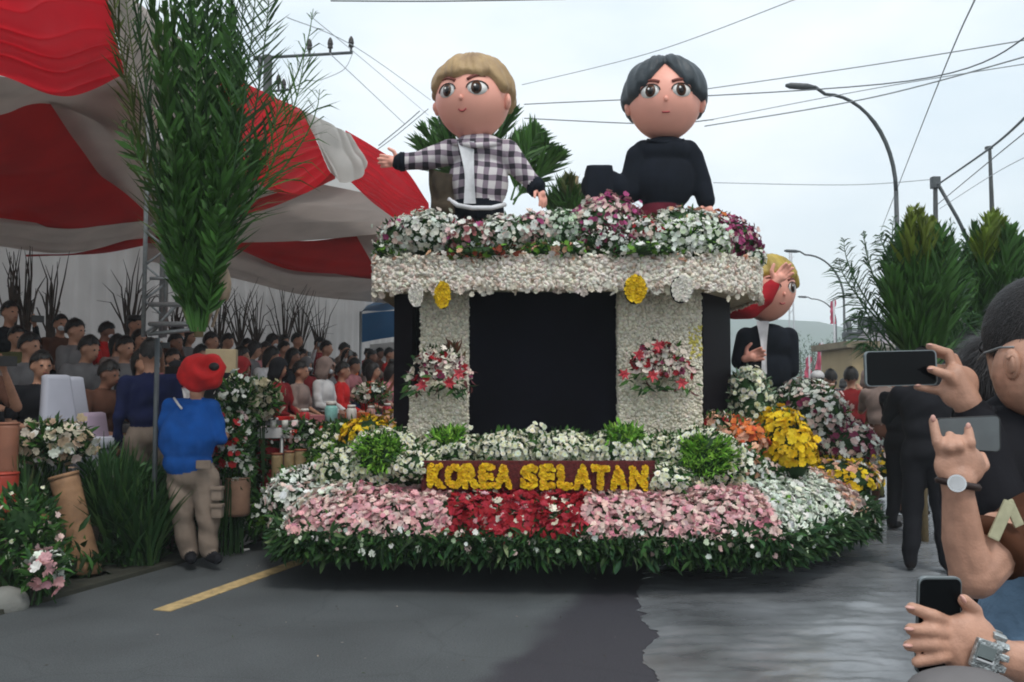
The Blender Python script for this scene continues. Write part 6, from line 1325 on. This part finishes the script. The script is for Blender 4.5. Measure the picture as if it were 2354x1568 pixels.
strands(o, a(2385,775,.05), (.104,.122,.133), 9000, lambda d: not (d.z < -.3 and d.x < -.35 or d.z < -.72 or (d.x < -.55 and d.y > .3 and d.z < 0)), .022)
tb('ear_helix', [a(2326+13*math.cos(t)*.8-2, 836-19*math.sin(t), -.056) for t in [-1.2+k*.42 for k in range(10)]], .0032, SKIN3, o, 8)
gl = tb('glasses', [a(2330,798,-.045), a(2300,799,.0), a(2262,812,.05), a(2248,828,.09)], .0025, STEEL, o, 6); tb('lens_rim', [a(2262+11*math.cos(t), 798+13*math.sin(t), .09) for t in [k*.52 for k in range(13)]], .002, DARKM, gl, 6)
# --- dark haired person behind him
a = fg(2.6); P = [('e', a(2285,865), (.09,.10,.115), None, 0), ('c', a(2290,930), a(2295,975), .06, .07, 0), ('c', a(2240,1030), a(2360,1030), .09, .09, 1), ('e', a(2300,1120), (.17,.12,.22), None, 1), ('e', a(2300,1300), (.15,.12,.3), None, 1), ('c', a(2270,1350), a(2270,1650), .09, .06, 2), ('c', a(2330,1350), a(2330,1650), .09, .06, 2)]
o = dressed('man_b', P, .01, [SKIN, CL['black'], CL['navy']], {1:'shirt',2:'trousers'}, 'dark haired person in black just behind the foreground man')
strands(o, a(2283,868,-.005), (.106,.116,.132), 5000, lambda d: True, .05)
hb = bm_new(); ball(hb, a(2283,868,-.005), (.102,.112,.128), 24, 18); ball(hb, a(2288,905,-.01), (.085,.09,.10), 20, 12); put('hair', smooth_mesh(bm_mesh(hb)), HAIRM, o)
# --- woman with the round watch, brown sleeve
a = fg(1.62)
P = [('c', a(2202,1128), a(2214,1240,.02), .027, .037, 0), ('c', a(2214,1240,.02), a(2240,1320,.03), .037, .043, 0), ('c', a(2240,1320,.03), a(2300,1240,.06), .045, .052, 0),
     ('c', a(2300,1250,.06), a(2430,1215,.12), .060, .085, 1), ('e', a(2540,1240,.16), (.14,.12,.2), None, 1), ('e', a(2440,1420,.2), (.14,.12,.2), None, 2), ('c', a(2345,1420,.2), a(2345,1700,.2), .08, .075, 2),
     ('c', a(2202,1128), a(2202,1100), .028, .031, 0), ('e', a(2206,1070), (.047,.020,.042), None, 0),
     ('c', a(2172,1058), a(2155,1018,-.005), 0.0113, 0.0095, 0), ('c', a(2155,1018,-.005), a(2145,968,.012), 0.0095, .0085, 0),
     ('c', a(2186,1048), a(2182,1030,-.016), 0.0113, 0.0099, 0), ('c', a(2182,1030,-.016), a(2183,1000,.006), 0.0095, .0085, 0),
     ('c', a(2206,1044), a(2204,1026,-.018), 0.0113, 0.0099, 0), ('c', a(2204,1026,-.018), a(2204,1008,.006), 0.0095, .0085, 0),
     ('c', a(2228,1050), a(2231,1018,-.01), 0.0108, 0.0090, 0), ('c', a(2231,1018,-.01), a(2226,986,.008), .0098, .008, 0),
     ('c', a(2240,1085), a(2262,1070,.012), 0.0135, 0.0108, 0), ('c', a(2262,1070,.012), a(2256,1048,.03), 0.0108, 0.0090, 0)]
BRS = cloth('brown_uniform', (.075,.030,.016)); JEA = mat('denim', (.16,.26,.38), .85, .25, 10, bump=.4, bscale=60)
o = dressed('woman', P, .0038, [SKIN3, BRS, JEA], {1:'uniform_sleeve',2:'jeans'}, 'person in a brown uniform sleeve and pale jeans wearing a round wrist watch')
nail(o, a(2145,962,.004), (0,0,1)); nail(o, a(2226,980,.002), (0,0,1))
w = empty('wristwatch', a(2200,1111,-.03), label='round silver wrist watch with white dial and dark strap', cat='watch')
bm = bm_new(); tube(bm, [a(2200,1111,-.030), a(2200,1111,-.040)], .0155, 24); put('case', bm_mesh(bm), mat('silver', (.6,.6,.6), .25, .05, metal=.9), w)
bm = bm_new(); tube(bm, [a(2200,1111,-.0395), a(2200,1111,-.0412)], .0125, 24); put('dial', bm_mesh(bm), mat('dial_white', (.55,.56,.57), .4), w)
strap = []
for k in range(25): t = k*2*math.pi/24; strap.append(a(2202,1112)+Vector((math.cos(t)*.032, math.sin(t)*.032, -.006*math.cos(t))))
tb('strap', strap, .007, mat('strap_dark', (.03,.015,.012), .5), w, 6)
_d = (a(2345,1190,.09)-a(2270,1275,.045)).normalized(); tb('sleeve_cuff', [a(2284,1262,.05)-_d*.014, a(2284,1262,.05)+_d*.02], [.060,.062], BRS, o, 28)
bx('shoulder_badge', a(2302,1196,-.012), (.022,.006,.075), mat('badge_cream', (.45,.43,.28), .7, .1, 60), o, rot=Matrix.Rotation(.45,3,'Y'), bevel=.004, label='cream woven shoulder badge'); bx('shoulder_badge', a(2330,1180,-.005), (.018,.006,.05), MC['badge_cream'], o, rot=Matrix.Rotation(-.4,3,'Y'), bevel=.003)
a = fg(1.66); phone('phone', [a(2150,962),a(2300,955),a(2302,1040),a(2152,1030)], CASEB, mat('phone_back_grey', (.12,.135,.14), .4), 'grey backed phone behind the fingers of the hand with the round watch')
# --- lowest hand with the digital watch
a = fg(1.25)
phone('phone', [a(2113,1326),a(2212,1326),a(2206,1560),a(2106,1552)], CASE, GLS, 'phone held upright at the bottom right, black screen and bright top edge')
P = [('c', a(2460,1535,.05), a(2330,1522,.02), .036, .029, 0), ('c', a(2330,1522,.02), a(2268,1500,.0), .028, .027, 0), ('e', a(2225,1468,.0), (.042,.022,.036), Matrix.Rotation(.25,3,'Y'), 0), ('c', a(2268,1500,0), a(2225,1480,0), .028, .026, 0),
     ('c', a(2195,1440,.012), a(2145,1415,-.014), 0.0103, 0.0095, 0), ('c', a(2145,1415,-.014), a(2096,1398,-.010), 0.0090, .0085, 0),
     ('c', a(2195,1462,.0), a(2145,1450,-.018), 0.0103, 0.0095, 0), ('c', a(2145,1450,-.018), a(2094,1446,-.010), 0.0090, .0085, 0),
     ('c', a(2195,1485,.0), a(2145,1482,-.018), 0.0103, 0.0095, 0), ('c', a(2145,1482,-.018), a(2090,1484,-.008), 0.0090, .0085, 0),
     ('c', a(2205,1505,.0), a(2155,1512,-.016), 0.0099, 0.0090, 0), ('c', a(2155,1512,-.016), a(2108,1522,-.012), .0095, .008, 0),
     ('c', a(2238,1450,.0), a(2240,1405,.004), 0.0135, 0.0113, 0), ('c', a(2240,1405,.004), a(2216,1380,-.006), 0.0113, 0.0090, 0), ('c', a(2190,1480,.0), a(2215,1530,.0), .022, .024, 0)]
o = put('person', organic('hand_c', P, .0032, 3, [SKIN3]), None, label='bottom right hand and forearm holding an upright phone', cat='person')
nail(o, a(2092,1397,-.018), (-1,0,.1)); nail(o, a(2090,1446,-.018), (-1,0,0)); nail(o, a(2087,1484,-.016), (-1,0,0)); nail(o, a(2214,1377,-.015), (-.6,0,1))
w = empty('wristwatch', a(2265,1505,-.035), label='square silver digital watch with metal link band', cat='watch'); SIL = mat('watch_silver', (.42,.45,.45), .3, .3, 90, metal=.6, bump=.5, bscale=200)
Rw = Matrix.Rotation(.35,3,'Y'); bx('case', a(2266,1507,-.036), (.036,.010,.040), SIL, w, rot=Rw, bevel=.004); bx('screen', a(2267,1502,-.0425), (.024,.003,.020), mat('lcd_grey', (.16,.19,.19), .3), w, rot=Rw, bevel=.001); bx('bezel_bar', a(2264,1518,-.0425), (.024,.003,.005), mat('dial_white',(0,0,0)), w, rot=Rw)
dg = bpy.data.curves.new('t','FONT')
for k in range(9):
    t = .55+k*.5; 
    for s in (-1,1): pass
for k in range(14):
    t = -math.pi/2+(k+.5-7)*math.pi*2/14*1.0; c_ = a(2268,1506)+Rw@Vector((math.sin(t+math.pi/2)*.0*0, 0, 0))+Rw@Vector((-.0, math.sin(t)*.031, math.cos(t)*.031)); bx('link', c_, (.019,.009,.013), SIL, w, rot=Rw@Matrix.Rotation(-t,3,'X'), bevel=.002)
bpy.data.curves.remove(dg)
# grey cloth corner at the very bottom
bm = bm_new(); ball(bm, at(2215,1600,1.15), (.075,.05,.035), 20, 12); put('grey_bag', smooth_mesh(bm_mesh(bm)), CL['grey'], label='rounded grey bag at the bottom edge below the upright phone', cat='bag')
